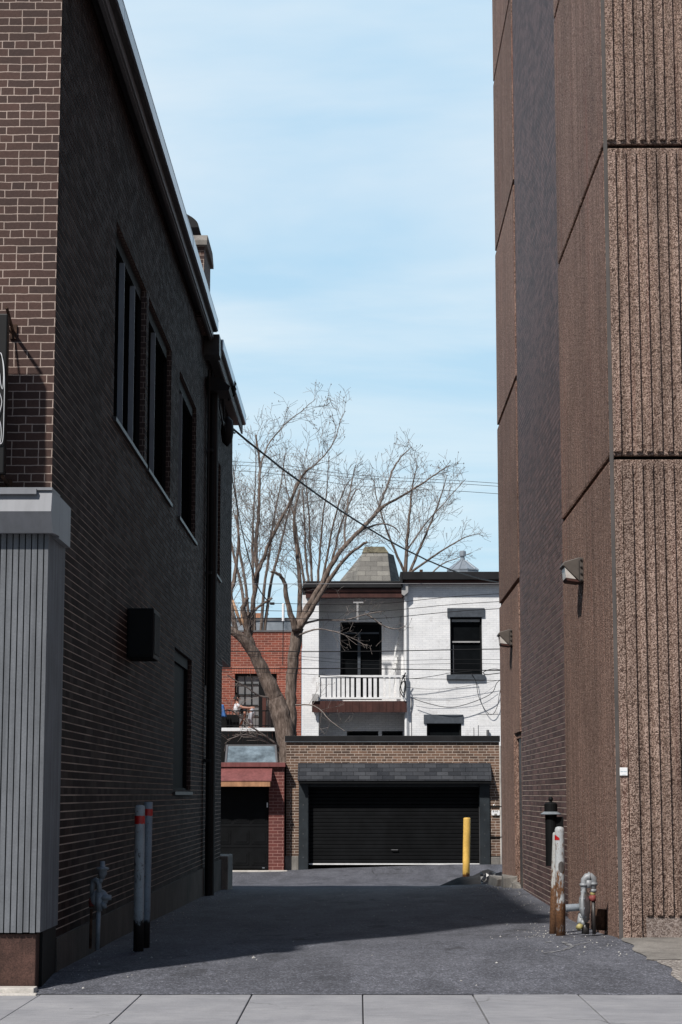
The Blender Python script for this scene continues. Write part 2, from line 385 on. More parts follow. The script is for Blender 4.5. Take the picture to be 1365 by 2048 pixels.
def walk_mat():
    k = NT('sidewalk concrete', 0.9, 0.25)
    o = k.tc.outputs['Object']
    g = k.noise(o, 130, 3, 0.7); g2 = k.noise(o, 1.6, 6, 0.7); g3 = k.noise(k.mapping('Object', sc=(1, 5, 1)), 4, 4, 0.6)
    c = k.ramp(g2, [(0.3, (0.235,0.238,0.254)), (0.7, (0.340,0.340,0.352))])
    c = k.mix(0.5, c, k.ramp(g, [(0.3, 0.65), (0.7, 1.25)]), 'MULTIPLY')
    c = k.mix(0.35, c, k.ramp(g3, [(0.3, 0.7), (0.7, 1.15)]), 'MULTIPLY')
    st = k.noise(o, 7, 5, 0.7)
    c = k.mix(k.ramp(st, [(0.68, 0.0), (0.74, 0.6)]), c, (0.10, 0.098, 0.095))
    v = k.t.nodes.new('ShaderNodeTexVoronoi'); k.l(o, v.inputs['Vector']); v.inputs['Scale'].default_value = 2.6
    c = k.mix(k.math('MULTIPLY', k.ramp(v.outputs['Distance'], [(0.035, 0.75), (0.05, 0.0)]), k.ramp(k.noise(o, 1.9, 2, 0.5), [(0.48, 0.0), (0.52, 1.0)])), c, (0.09, 0.088, 0.086))
    wv = k.t.nodes.new('ShaderNodeTexNoise'); k.l(o, wv.inputs['Vector']); wv.inputs['Scale'].default_value = 3.0; wv.inputs['Detail'].default_value = 5
    va = k.t.nodes.new('ShaderNodeVectorMath'); va.operation = 'MULTIPLY_ADD'; k.l(wv.outputs['Color'], va.inputs[0]); va.inputs[1].default_value = (0.5, 0.5, 0); k.l(o, va.inputs[2])
    cr = k.t.nodes.new('ShaderNodeTexVoronoi'); cr.feature = 'DISTANCE_TO_EDGE'; k.l(va.outputs[0], cr.inputs['Vector']); cr.inputs['Scale'].default_value = 0.5
    c = k.mix(k.math('MULTIPLY', k.ramp(cr.outputs['Distance'], [(0.0015, 1.0), (0.005, 0.0)]), k.ramp(k.noise(o, 0.6, 3, 0.6), [(0.5, 0.0), (0.58, 0.7)])), c, (0.07, 0.07, 0.07))
    k.color(c); k.bump(g, 0.35, 0.004)
    return k.m
M['sidewalk'] = walk_mat()
def bark_mat():
    k = NT('tree bark', 0.95, 0.2)
    o = k.mapping('Object', sc=(1, 1, 0.25))
    g = k.noise(o, 14, 6, 0.7, 0.4); g2 = k.noise(k.tc.outputs['Object'], 1.5, 4, 0.6)
    c = k.ramp(g, [(0.3, (0.055,0.040,0.032)), (0.5, (0.15,0.115,0.095)), (0.72, (0.30,0.245,0.21))])
    c = k.mix(0.5, c, k.ramp(g2, [(0.3, 0.6), (0.7, 1.25)]), 'MULTIPLY')
    k.color(c); k.bump(g, 1.0, 0.04)
    return k.m
M['bark'] = bark_mat()
SUN_E, SKY_S, EXPO = 5.0, 0.07, 0.0
CLO, CHI = 0.0, 1.0
SKY_B, CLOUD, SKY_H = (6.7, 10.1, 13.0), (11.2, 12.6, 13.7), (9.0, 12.4, 13.8)
# ------------------------------------------------------------------ ground
def lerp_tab(tab, y):
    if y <= tab[0][0]: return tab[0][1]
    for (a, za), (b, zb) in zip(tab, tab[1:]):
        if y <= b:
            t = (y - a) / (b - a); t = t * t * (3 - 2 * t) * 0.5 + t * 0.5
            return za + (zb - za) * t
    return tab[-1][1]
ZL = [(15.1, 0.0), (16.2, 0.075), (21.6, 0.04), (30.7, -0.08), (35, -0.18), (38, -0.31), (42, -0.46), (45, -0.56), (46.8, -0.58), (48.3, -0.50), (49.5, -0.42), (70, -0.42)]
ZR = [(15.1, 0.0), (16.7, 0.12), (18.3, 0.19), (20.0, 0.13), (22.7, 0.10), (28.9, 0.12), (32.9, 0.02), (38, -0.27), (42, -0.45), (45, -0.57), (46.5, -0.56), (48, -0.44), (49.9, -0.26), (70, -0.26)]
def gz(x, y):
    t = min(1, max(0, (x + 2.4) / 4.8))
    base = lerp_tab(ZL, y) * (1 - t) + lerp_tab(ZR, y) * t
    return base + 0.012 * mnoise.noise(Vector((x * 0.7, y * 0.45, 3.3))) * min(1, max(0, (y - 15.1) / 1.5))

mb = MB()
xs = [-40, -25, -14, -8, -5, -4] + [-3.2 + 0.2 * i for i in range(34)] + [4, 5, 8, 14, 25, 40]
ys = [15.1 + 0.3 * i for i in range(124)]
for y in ys:
    for x in xs: mb.v.append((x, y, gz(x, y)))
nx = len(xs)
for j in range(len(ys) - 1):
    for i in range(nx - 1):
        a = j * nx + i; mb.f.append((a, a + 1, a + 1 + nx, a + nx))
tag(mb.build('alley_pavement', M['asphalt'], smooth=True), kind='structure')
mb = MB(); mb.quad((-900, -300, -0.78), (900, -300, -0.78), (900, 1500, -0.78), (-900, 1500, -0.78))
tag(mb.build('ground', M['asphalt']), kind='structure')
mb = MB(); mb.box((-60, 1.5, -0.5), (60, 11.2, -0.14))
tag(mb.build('road', M['asphalt']), kind='structure')
mb = MB(); mb.box((-60, 11.2, -0.5), (60, 11.4, 0.0))
tag(mb.build('kerb', M['concrete'], bevel=0.02), kind='structure')
# sidewalk slabs
joints = [onX(80, 1977, -2.45).x] if False else []
for px in (-360, -140, 80, 283, 504, 726, 946, 1157, 1375, 1595):
    joints.append(at(px, 1983, 15.08).x)
joints = sorted(joints)
joints = [joints[0] - 0.86 * k for k in range(12, 0, -1)] + joints + [joints[-1] + 0.86 * k for k in range(1, 12)]
mb = MB()
for a, b in zip(joints, joints[1:]):
    y0 = 11.42; dz = R.uniform(-0.004, 0.004)
    g = 0.0025 + 0.003 * R.random()
    mb.add([(a+g, y0, dz-0.1), (b-g, y0, dz-0.1), (b-g, 15.1, dz-0.1), (a+g, 15.1, dz-0.1),
            (a+g, y0, dz), (b-g, y0, dz), (b-g, 15.1, dz), (a+g, 15.1, dz)],
           [(4,5,6,7), (0,1,5,4), (1,2,6,5), (2,3,7,6), (3,0,4,7)])
so = mb.build('sidewalk', M['sidewalk'], bevel=0.006)
tag(so, kind='structure')
mb = MB(); mb.quad((-20, 11.42, -0.02), (20, 11.42, -0.02), (20, 15.1, -0.02), (-20, 15.1, -0.02))
tag(mb.build('sidewalk_bed', M['foundation']), kind='structure')
# strip of pale threshold concrete in front of the left building
mb = MB()
mb.box((-12, 15.1, -0.1), (-2.46, 15.27, 0.045)); mb.box((-12, 15.02, -0.1), (-2.43, 15.098, 0.012))
tag(mb.build('threshold', M['stucco_pale'], bevel=0.008), kind='structure')
# concrete and gravelly pads at the right corner, with a ragged asphalt edge
def pad(name, y0, y1, x0f, lift, mat):
    m = MB(); n = 26; rows = []
    for j in range(n + 1):
        y = y0 + (y1 - y0) * j / n
        xe = x0f(y)
        row = [(xe + (12 - xe) * (i / 14) ** 1.6, y) for i in range(15)]
        rows.append(row)
    for row in rows:
        for x, y in row: m.v.append((x, y, gz(x, y) + lift))
    for j in range(n):
        for i in range(14):
            a = j * 15 + i; m.f.append((a, a + 1, a + 16, a + 15))
    return tag(m.build(name, mat), kind='structure')
rg = random.Random(5)
edge = lambda y: 2.41 + 0.03 * math.sin(y * 9) + 0.05 * mnoise.noise(Vector((y * 3, 1, 0))) + (0.10 if y < 16.7 else 0.0)
M['agg_ground'] = aggregate('worn aggregate concrete', (0.13,0.115,0.105), (0.23,0.205,0.185), (0.40,0.37,0.34), 60, 0.15, bump=0.5)
pad('concrete_apron', 16.72, 18.30, edge, 0.007, M['concrete'])
pad('gravelly_apron', 15.12, 16.70, edge, 0.005, M['agg_ground'])
m = MB(); x = -2.42; pts = []
while x < 2.9: pts.append((x, 15.1 - 0.012 - 0.05 * max(0, mnoise.noise(Vector((x * 2.3, 7, 0)))) - rg.uniform(0, 0.014))); x += rg.uniform(0.02, 0.05)
for (xa, ya), (xb, yb) in zip(pts, pts[1:]): m.add([(xa, ya, 0.0045), (xb, yb, 0.0045), (xb, 15.12, 0.012), (xa, 15.12, 0.012)], [(0,1,2,3)])
tag(m.build('asphalt_fringe', M['asphalt']), kind='structure')
# worn paint strokes on the asphalt
def ragged(m, pts, w):
    for (x0, y0), (x1, y1) in zip(pts, pts[1:]):
        n = 10
        for k in range(n):
            if rg.random() < 0.3: continue
            t0 = k / n; t1 = (k + 0.9) / n
            d = Vector((x1 - x0, y1 - y0)).normalized(); nn = Vector((-d.y, d.x)) * w * rg.uniform(0.4, 1)
            q = []
            for t, s_ in ((t0, -1), (t1, -1), (t1, 1), (t0, 1)):
                x = x0 + (x1 - x0) * t + nn.x * s_ + rg.uniform(-.004, .004); y = y0 + (y1 - y0) * t + nn.y * s_
                q.append((x, y, gz(x, y) + 0.006))
            m.quad(*q)
mb = MB()
def gp(px, py, z=0.13):
    d = ray(px, py); t = (z - H) / d.z; p = EYE + d * t; return (p.x, p.y)
for st in ([(1085, 1908), (1128, 1904), (1152, 1898), (1180, 1895)], [(1090, 1894), (1112, 1892)], [(1125, 1893), (1150, 1901)], [(1150, 1893), (1185, 1892)]):
    ragged(mb, [gp(*p) for p in st], 0.028)
M['worn_paint'] = plain('worn white road paint', (0.27,0.27,0.275), 0.9, 0.4, 20, speck=0.6)
tag(mb.build('road_marking', M['worn_paint']), kind='structure')
# loose stones
mb = MB()
def stone(x, y, s):
    z = gz(x, y)
    c = Vector((x, y, z + s * 0.25)); vs = []
    for d in ((1,0,0),(0,1,0),(-1,0,0),(0,-1,0),(0,0,1),(0,0,-1)):
        vs.append(c + Vector(d) * s * rg.uniform(0.5, 1.0))
    mb.add(vs, [(0,1,4),(1,2,4),(2,3,4),(3,0,4),(1,0,5),(2,1,5),(3,2,5),(0,3,5)])
for i in range(430):
    side = rg.random()
    y = rg.uniform(15.3, 33)
    if side < 0.30: x = -2.40 + abs(rg.gauss(0, 0.25))
    elif side < 0.80: x = 2.30 - abs(rg.gauss(0, 0.42)); y = rg.uniform(17.0, 33)
    else: x = rg.uniform(-2.2, 2.2)
    stone(x, y, rg.choice((0.006, 0.008, 0.010, 0.013)) * (1.6 if rg.random() < 0.08 else 1))
for i in range(70): 
    x, y = gp(rg.gauss(1100, 40), rg.gauss(1868, 12)); stone(x, y, rg.uniform(0.004, 0.011))
M['stone'] = plain('pale crushed stone', (0.38,0.37,0.355), 0.9, 0.4, 30)
tag(mb.build('loose_gravel', M['stone']), 'pale loose stones scattered over the dark alley asphalt', 'gravel', kind='stuff')

# ------------------------------------------------------------------ coursed brickwork with raked bed joints
def courses(mb, ax, plane, nrm, a0, a1, z0, z1, holes, pitch=0.0677, joint=0.010, depth=0.0028):
    # ax 0: wall in the plane x = plane running along y; ax 1: y = plane running along x; nrm = outward sign
    back = plane - nrm * depth
    def pt(a, z, p): return (p, a, z) if ax == 0 else (a, p, z)
    k = 0; z = z0
    while z < z1 - 1e-6:
        zt = min(z + pitch - joint, z1); zm = (z + zt) / 2
        iv = [(a0, a1)]
        for h in holes:
            if h[2] < zm < h[3]:
                out = []
                for s, e in iv:
                    if h[1] <= s or h[0] >= e: out.append((s, e)); continue
                    if h[0] > s: out.append((s, h[0]))
                    if h[1] < e: out.append((h[1], e))
                iv = out
        for s, e in iv:
            v = [pt(s, z, plane), pt(e, z, plane), pt(e, zt, plane), pt(s, zt, plane), pt(s, z, back), pt(e, z, back), pt(e, zt, back), pt(s, zt, back)]
            mb.add(v, [(0,1,2,3), (3,2,6,7), (1,0,4,5), (0,3,7,4), (2,1,5,6)])
        z += pitch; k += 1
def sheet_with_holes(mb, ax, plane, a0, a1, z0, z1, holes):
    A = sorted({a0, a1, *[min(max(v, a0), a1) for h in holes for v in h[:2]]}); Z = sorted({z0, z1, *[min(max(v, z0), z1) for h in holes for v in h[2:]]})
    def pt(a, z): return (plane, a, z) if ax == 0 else (a, plane, z)
    for s, e in zip(A, A[1:]):
        for b, t in zip(Z, Z[1:]):
            am, zm = (s + e) / 2, (b + t) / 2
            if any(h[0] < am < h[1] and h[2] < zm < h[3] for h in holes): continue
            mb.quad(pt(s, b), pt(e, b), pt(e, t), pt(s, t))

# ------------------------------------------------------------------ left building
XL = -2.47; YF = 15.5; YB = 37.7; YLOW = 35.3; ZOV = 3.92; ZTOP = 8.80
LB = thing('brick_building', 'dark brown brick building with grey board corner and shaded alley wall on the left', 'building', (-6.0, 26.0, 0.0))
zs0 = onX(222, 826, XL).z; zs1 = onX(234, 440, XL).z
W = []
for (a, b) in (((234, 440), (294, 577)), ((298.5, 595), (344, 697)), ((360, 739), (393.5, 813)), ((415, 862), (442, 928))):
    W.append((onX(*a, XL).y, onX(*b, XL).y, zs0, zs1))
a = onX(350, 1293, XL); b = onX(384, 1330, XL); c = onX(345, 1583, XL)
W.append((a.y, b.y, c.z, a.z))
EDGE = [(YLOW, 60, -5, ZOV)]
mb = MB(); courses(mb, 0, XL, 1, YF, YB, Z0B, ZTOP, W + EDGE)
mb.build('brick_courses', M['brick_shaded_strip'], LB)
mb = MB(); sheet_with_holes(mb, 0, XL - 0.0032, YF, YB, Z0B - 0.9, ZTOP, W + EDGE)
mb.build('bed_joints', M['mortar_side'], LB)
# end walls and reveals
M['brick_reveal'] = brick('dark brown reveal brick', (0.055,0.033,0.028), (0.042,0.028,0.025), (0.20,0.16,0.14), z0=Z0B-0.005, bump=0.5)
mb = MB(); mb.box((-10, YB - 0.25, ZOV), (XL - 0.012, YB, ZTOP)); mb.build('rear_wall', M['brick_reveal'], LB)
mb = MB(); mb.box((-10, YLOW - 0.25, -0.6), (XL - 0.012, YLOW, ZOV - 0.004)); mb.build('lower_rear_wall', M['brick_reveal'], LB)
for (y0, y1, z0, z1) in W:
    d = 0.13; mb = MB(); xo_ = XL - 0.004
    mb.box((XL - d - 0.02, y0 - 0.10, z0), (xo_, y0 - 0.0001, z1)); mb.box((XL - d - 0.02, y1 + 0.0001, z0), (xo_, y1 + 0.10, z1))
    mb.box((XL - d - 0.02, y0 - 0.1, z1 + 0.0001), (xo_, y1 + 0.1, z1 + 0.1))
    mb.build('window_reveal', M['brick_reveal'], LB)
mb = MB(); mb.box((-10, YLOW, ZOV - 0.003), (XL - 0.012, YB - 0.002, ZOV + 0.05)); mb.build('overhang_soffit', M['dark_metal'], LB)
mb = MB(); mb.box((-14, YF + 0.05, ZTOP + 0.06), (-2.5, YB - 0.05, ZTOP + 0.14)); mb.build('roof', M['roof_black'], LB)
# facade towards the street
fh = [(-9, -4.9, 0, 2.9), (-9.0, -4.45, 4.9, 8.0)]
mb = MB(); sheet_with_holes(mb, 1, YF - 0.001, -12, XL - 0.0005, Z0B - 0.9, 10.4, []); mb.build('front_wall', M['brick_front'], LB)
mb = MB(); mb.box((-12, YF + 0.001, ZTOP), (XL - 0.3, YF + 0.25, 10.4)); mb.build('parapet', M['brick_reveal'], LB)
# foundation
mb = MB(); mb.box((XL - 0.2, YF + 0.62, -0.9), (XL + 0.025, YLOW, Z0B)); mb.build('foundation', M['foundation'], LB)
# windows
for i, (y0, y1, z0, z1) in enumerate(W):
    xg = XL - 0.11; t = 0.05
    m = MB()
    m.box((xg, y0, z0), (xg + 0.05, y0 + t, z1)); m.box((xg, y1 - t, z0), (xg + 0.05, y1, z1))
    m.box((xg, y0 + t, z0), (xg + 0.05, y1 - t, z0 + t)); m.box((xg, y0 + t, z1 - t - 0.10), (xg + 0.055, y1 - t, z1))
    wn = m.build('window', M['window_frame'], LB)
    m = MB(); m.box((xg - 0.03, y0 + 0.01, z0 + 0.01), (xg + 0.01, y1 - 0.01, z1 - 0.01)); m.build('pane', M['glass'] if i < 4 else M['glass_dull'], wn)
    if i < 4:
        w = y1 - y0
        for f in ((0.015, 0.36, 0.70) if i == 0 else ((0.015, 0.40) if i == 1 else (0.30,))):
            m = MB(); m.box((xg + 0.012, y0 + f * w + 0.02, z0 + 0.02), (xg + 0.070, y0 + f * w + 0.040, z1 - 0.16)); m.build('mullion', M['window_bright'], wn)
    m = MB(); m.box((XL - 0.14, y0 - 0.04, z0 - 0.045), (XL + 0.035, y1 + 0.04, z0 - 0.001)); m.build('sill', M['dark_metal'], wn)
# security grille hint on the lower window is a cracked trim board
# eaves: two lengths
def eave(y0, y1, zs, xo, corrugated):
    m = MB(); m.box((XL - 0.2, y0, zs), (xo - 0.02, y1, zs + 0.05)); m.build('soffit', M['dark_metal'], LB)
    m = MB(); xb = xo - 0.075
    if corrugated:
        n = int((y1 - y0) / 0.09)
        for k in range(n):
            ya = y0 + (y1 - y0) * k / n; m.box((xb - 0.02, ya, zs - 0.17), (xb + (0.012 if k % 2 else 0.0), ya + (y1 - y0) / n, zs - 0.001))
    else:
        m.box((xb - 0.02, y0, zs - 0.105), (xb, y1, zs - 0.001)); m.box((xb - 0.06, y0, zs - 0.13), (xb - 0.021, y1, zs - 0.03))
    m.build('gutter', M['gutter_grey'], LB)
    m = MB(); L = 2.6; y = y0
    while y < y1:
        e = min(y + L - 0.012, y1)
        m.box((xo - 0.018, y, zs + 0.012), (xo + R.uniform(0, .006), e, zs + 0.165))
        m.box((xo - 0.30, y, zs + 0.166), (xo + 0.004, e, zs + 0.18)); y += L
    m.build('fascia', M['flashing'], LB)
eave(15.2, 30.4, 8.80, -2.235, False)
eave(30.9, 37.4, 8.62, -2.19, True)
m = MB(); m.box((XL, 30.45, 8.45), (-2.22, 30.88, 8.78)); m.build('downpipe_head', M['dark_metal'], LB)
# downpipe with its hopper and conduit
m = MB()
m.tube([(-2.36, 31.3, -0.1), (-2.36, 31.3, 8.05)], 0.078, 12)
m.box((-2.455, 31.15, 2.0), (-2.36, 31.45, 2.05)); m.box((-2.455, 31.15, 5.0), (-2.36, 31.45, 5.05)); m.box((-2.455, 31.15, 7.0), (-2.36, 31.45, 7.05))
m.tube([(-2.42, 30.95, 3.2), (-2.42, 30.95, 8.3)], 0.022, 6)
dp = m.build('downpipe', M['black_pipe'], LB)
m = MB(); m.prism([(-2.46, 7.98), (-2.46, 8.22), (-2.24, 8.18), (-2.08, 8.05), (-2.10, 7.98)], 1, 31.0, 31.7); m.build('hopper', M['black_pipe'], dp)
# corner clad in grey vertical boards, plinth and sheet metal canopy
zcl0 = at(40, 1865, 15.25).z; zcl1 = at(40, 1064, 15.25).z + 0.25; XC = XL + 0.022
m = MB(); m.box((-12, 15.262, zcl0), (XC - 0.012, YF - 0.003, zcl1)); m.box((-2.9, YF, zcl0), (XC - 0.012, 16.15, zcl1)); cl = m.build('corner_cladding', M['clad_gap'], LB)
m = MB(); x = XC
wds = [0.030] + [0.0395] * 200
for w_ in wds:
    m.box((x - w_, 15.25, zcl0 + R.uniform(-.004, .004)), (x, 15.262, zcl1)); x -= w_ + 0.0095
    if x < -11.9: break
y = 15.262
while y < 16.13:
    m.box((XC - 0.012, y + 0.006, zcl0), (XC, y + 0.046, zcl1)); y += 0.049
m.build('boards', M['clad'], cl)
m = MB(); m.box((-12, 15.285, -0.02), (XL - 0.012, 15.6, zcl0 - 0.012)); pl = m.build('plinth', M['plinth'], LB, bevel=0.006)
m = MB(); m.box((XL - 0.30, 15.45, -0.2), (XL + 0.012, 16.12, zcl0 - 0.004)); m.build('plinth_side', M['black_paint'], LB)
zc = [at(50, p, 15.05).z for p in (980, 1022, 1062)]
m = MB(); m.prism([(15.06, zc[1]), (15.10, zc[0]), (YF - 0.004, zc[0] + 0.02), (YF - 0.004, zc[2] + 0.02), (15.16, zc[2])], 0, -12, -2.402)
m.prism([(15.50, zc[2] + 0.0), (16.10, zc[2] + 0.0), (16.10, zc[0] + 0.01), (15.50, zc[0] + 0.015)], 0, XL + 0.001, -2.402)
cn = m.build('canopy', M['canopy'], LB)
m = MB(); m.box((-12, 15.08, zc[0] + 0.004), (-2.40, YF - 0.002, zc[0] + 0.026)); m.box((-12, 15.052, zc[0] - 0.03), (-2.52, 15.098, zc[0] + 0.012)); m.build('drip_edge', M['canopy'], cn)
# chimney and roof hood
c0 = at(409, 505, 29.0); xc = c0.x; y2 = onX(421, 560, xc).y
zct = at(400, 492, 29).z
m = MB(); m.box((xc - 0.75, 29.0, 8.7), (xc, y2, zct)); ch = m.build('chimney', M['brick_front'], LB)
zk = at(400, 466, 28.93).z
m = MB(); m.prism([(28.92, zct), (y2 + 0.1, zct), (y2 + 0.1, zct + 0.05), (y2 - 0.15, zk), (29.05, zk), (28.92, zct + 0.07)], 0, xc - 0.8, xc + 0.045); m.build('chimney_cap', M['concrete'], ch)
h0 = at(383, 461, 31.5); h1 = at(383, 429, 31.5)
m = MB(); n = 8
prof = [(h0.x - 0.3, h0.z - 0.02)] + [(h0.x + 0.14 - 0.32 * (k / n) ** 2.2 + 0.0, h0.z + (h1.z - h0.z) * k / n) for k in range(n + 1)] + [(h0.x - 0.3, h1.z)]
m.prism(prof, 1, 31.3, 31.9); m.tube([(h0.x - 0.1, 31.6, 8.8), (h0.x - 0.1, 31.6, h0.z)], 0.09, 8); m.build('roof_vent', M['black_pipe'], LB)

# dark service box on the alley wall
bx = thing('service_box', 'flat black box hanging high on the shaded left alley wall', 'box', (-2.3, 21.0, 3.5))
p0 = at(247, 1216, 20.75); p1 = at(307, 1316, 20.75); y2 = onX(319, 1240, p1.x).y
m = MB(); m.box((XL, 20.75, p1.z), (p1.x, y2, p0.z)); m.build('housing', M['black_paint'], bx, bevel=0.012)
m = MB(); m.box((XL + 0.03, 20.738, p1.z + 0.03), (p1.x - 0.02, 20.749, p0.z - 0.03)); m.build('front_panel', M['black_paint'], bx)
m = MB(); 
for k in range(9): m.box((p1.x - 0.004, 20.80 + 0.065 * k, p1.z + 0.05), (p1.x + 0.008, 20.83 + 0.065 * k, p0.z - 0.05))
m.build('side_grille', M['black_pipe'], bx)

# projecting sign at the picture's left edge
sg = thing('shop_sign', 'black sign with white line drawing fixed to the brown brick facade', 'sign', (-3.5, 15.2, 6.0))
p0 = at(19, 628, 15.12); p1 = at(7, 948, 15.12); xr = (p0.x + p1.x) / 2
m = MB(); m.box((xr - 1.5, 15.10, p1.z), (xr, 15.20, p0.z)); m.build('panel', M['sign_black'], sg, bevel=0.01)
def bracket(px, py, dz):
    q = at(px, py, 15.46); m = MB()
    m.box((q.x - 0.055, 15.478, q.z - 0.06), (q.x, YF - 0.002, q.z + 0.06)); m.tube([(q.x - 0.03, 15.48, q.z), (xr - 0.02, 15.15, q.z + dz)], 0.014, 6)
    m.tube([(q.x - 0.03, 15.48, q.z - 0.02), (xr - 0.2, 15.15, q.z + dz)], 0.009, 6)
    m.build('bracket', M['rust'], sg)
bracket(33, 662, 0.12); bracket(24, 972, 0.03)
m = MB()
def neon(pts):
    q = [at(px, py, 15.085) for px, py in pts]
    # smooth
    out = []
    for i in range(len(q) - 1):
        for t in range(4): 
            p_1 = q[max(i-1, 0)]; p0_, p1_, p2_ = q[i], q[i+1], q[min(i+2, len(q)-1)]; u = t / 4
            out.append(0.5 * ((2*p0_) + (-p_1 + p1_) * u + (2*p_1 - 5*p0_ + 4*p1_ - p2_) * u*u + (-p_1 + 3*p0_ - 3*p1_ + p2_) * u**3))
    out.append(q[-1]); m.tube(out, 0.0035, 5)
neon([(-6, 712), (2, 706), (6, 722), (8, 750), (6, 778), (2, 768), (0, 748), (-4, 735)])
neon([(-8, 770), (-2, 782), (3, 796), (4, 806), (1, 820), (-3, 830)])
neon([(-10, 820), (-2, 838), (2, 850), (3, 870), (1, 885), (-3, 888)])
neon([(3, 708), (8, 730), (9.5, 770), (8.5, 820), (7, 870), (4, 886), (-4, 888)])
m.build('neon_tube', M['neon_white'], sg, smooth=True)

# low stub wall closing the foot of the left building
m = MB(); q0 = at(441, 1712, 35.35); q1 = at(457, 1712, 35.35)
m.box((q0.x - 0.3, 35.33, -0.6), (q1.x, 36.6, q1.z)); st = m.build('low_wall', M['concrete'], bevel=0.02)
tag(st, 'low concrete stub wall at the far foot of the left brick building', 'low wall')

# ------------------------------------------------------------------ right building
XR = 2.38; YR = XR * F / math.cos(TILT) / (1231 - VPX); YN = 22.62; YM = 28.92; YE = 32.9
RB = thing('concrete_building', 'tall brown ribbed concrete panel building with a plum brick strip on the right', 'building', (7.0, 25.0, 0.0))
zj1 = at(1300, 915, YR).z; zj2 = at(1300, 292, YR).z; st_ = zj2 - zj1
ZJ = [-0.5, zj1, zj2, zj2 + st_, zj2 + 2*st_, zj2 + 3*st_]
G = 0.018; GS = 0.050
m = MB(); m.box((XR + 0.09, YR + 0.09, -0.5), (12, YE - 0.02, ZJ[-1] - 0.05)); m.build('core', M['core'], RB)
xs0 = at(1241, 1588, YR).x; xe = at(1244.6, 1000, YR).x; pitch = (at(1348.1, 1000, YR).x - xe) / 5
zrib = at(1320, 1831, YR).z
def jag(m, y0, y1, z, up):
    # crumbly panel edge: small stones standing out along the joint
    y = y0
    while y < y1:
        s = R.uniform(0.010, 0.02); m.box((XR + 0.002, y, z - (0.013 if up else 0.001)), (XR + 0.03, y + s, z + (0.001 if up else 0.013))); y += s + R.uniform(0.006, 0.025)
for i in range(5):
    z0 = ZJ[i] + (G if i else 0); z1 = ZJ[i+1] - G
    m = MB(); m.box((xs0 + 0.001, YR, z0), (11.9, YR + 0.08, z1)); pn = m.build('front_panel', M['agg'], RB, bevel=0.012)
    m = MB(); k = 0
    while xe + k * pitch < 9.0:
        xb = xe + k * pitch
        zb = z0 + 0.035 if i else (zrib if k > 1 else z0)
        xa = xs0 + 0.001 if k == 0 else xb - pitch * (0.52 if (k > 1 or i) else 0.92)
        zt = z1 - 0.03
        dy = 0.028
        m.add([(xa, YR - dy + 0.006, zb), (xa + 0.008, YR - dy, zb + 0.004), (xb, YR - dy, zb + 0.004), (xb, YR, zb), (xa, YR, zb),
               (xa, YR - dy + 0.006, zt), (xa + 0.008, YR - dy, zt - 0.004), (xb, YR - dy, zt - 0.004), (xb, YR, zt), (xa, YR, zt)],
              [(0,1,6,5), (1,2,7,6), (2,3,8,7), (4,0,5,9), (0,4,3,2,1), (5,6,7,8,9)])
        k += 1
    m.build('ribs', M['agg'], pn)
    z0 += (GS - G) * 0.3 if i else 0; z1 -= GS - G
    m = MB(); m.box((XR, YR + 0.001, z0), (XR + 0.08, YN, z1)); jag(m, YR + 0.02, YN - 0.02, z0, True); jag(m, YR + 0.02, YN - 0.02, z1, False); m.build('side_panel', M['agg_side'], RB, bevel=0.008)
    m = MB()
    if i == 0:
        yd = onX(1030, 1600, XR).y; zd = onX(1041, 1463, XR).z
        m.box((XR, yd, z0), (XR + 0.08, YE, z1)); m.box((XR, YM, zd), (XR + 0.08, yd, z1))
    else: m.box((XR, YM, z0), (XR + 0.08, YE, z1))
    m.build('side_panel', M['agg_side'], RB, bevel=0.008)
m = MB(); m.box((xs0 + pitch * 2.2, YR - 0.004, -0.3), (11.9, YR - 0.0005, zrib - 0.02)); m.build('base_panel', M['agg_base'], RB)
m = MB(); m.box((XR + 0.006, YR - 0.006, -0.3), (xs0, YR + 0.0005, ZJ[-1] - G)); m.build('corner_joint', M['sealant'], RB)
m = MB(); courses(m, 0, XR + 0.018, -1, YN + 0.012, YM - 0.012, -0.2, ZJ[-1] - 0.1, [], 0.0703, 0.0110, 0.0022); m.build('brick_courses', M['brick_right'], RB)
m = MB(); m.quad((XR + 0.0208, YN, -0.5), (XR + 0.0208, YM, -0.5), (XR + 0.0208, YM, ZJ[-1] - 0.1), (XR + 0.0208, YN, ZJ[-1] - 0.1)); m.build('bed_joints', M['mortar_pale'], RB)
m = MB(); m.box((XR + 0.03, YE - 0.1, -0.5), (12, YE + 0.02, ZJ[-1] - 0.2)); m.build('rear_wall', M['agg_side'], RB)
# doorway sunk in the far panel
m = MB()
m.box((XR + 0.02, YM + 0.012, -0.2), (XR + 0.085, YM + 0.10, zd)); m.box((XR + 0.02, yd - 0.09, -0.2), (XR + 0.085, yd - 0.001, zd)); m.box((XR + 0.03, YM + 0.10, zd - 0.08), (XR + 0.085, yd - 0.09, zd))
dr = m.build('doorway', M['agg_side'], RB)
m = MB(); m.box((XR + 0.06, YM + 0.10, -0.1), (XR + 0.088, yd - 0.09, zd - 0.08)); m.build('door_leaf', M['dark_metal'], dr)

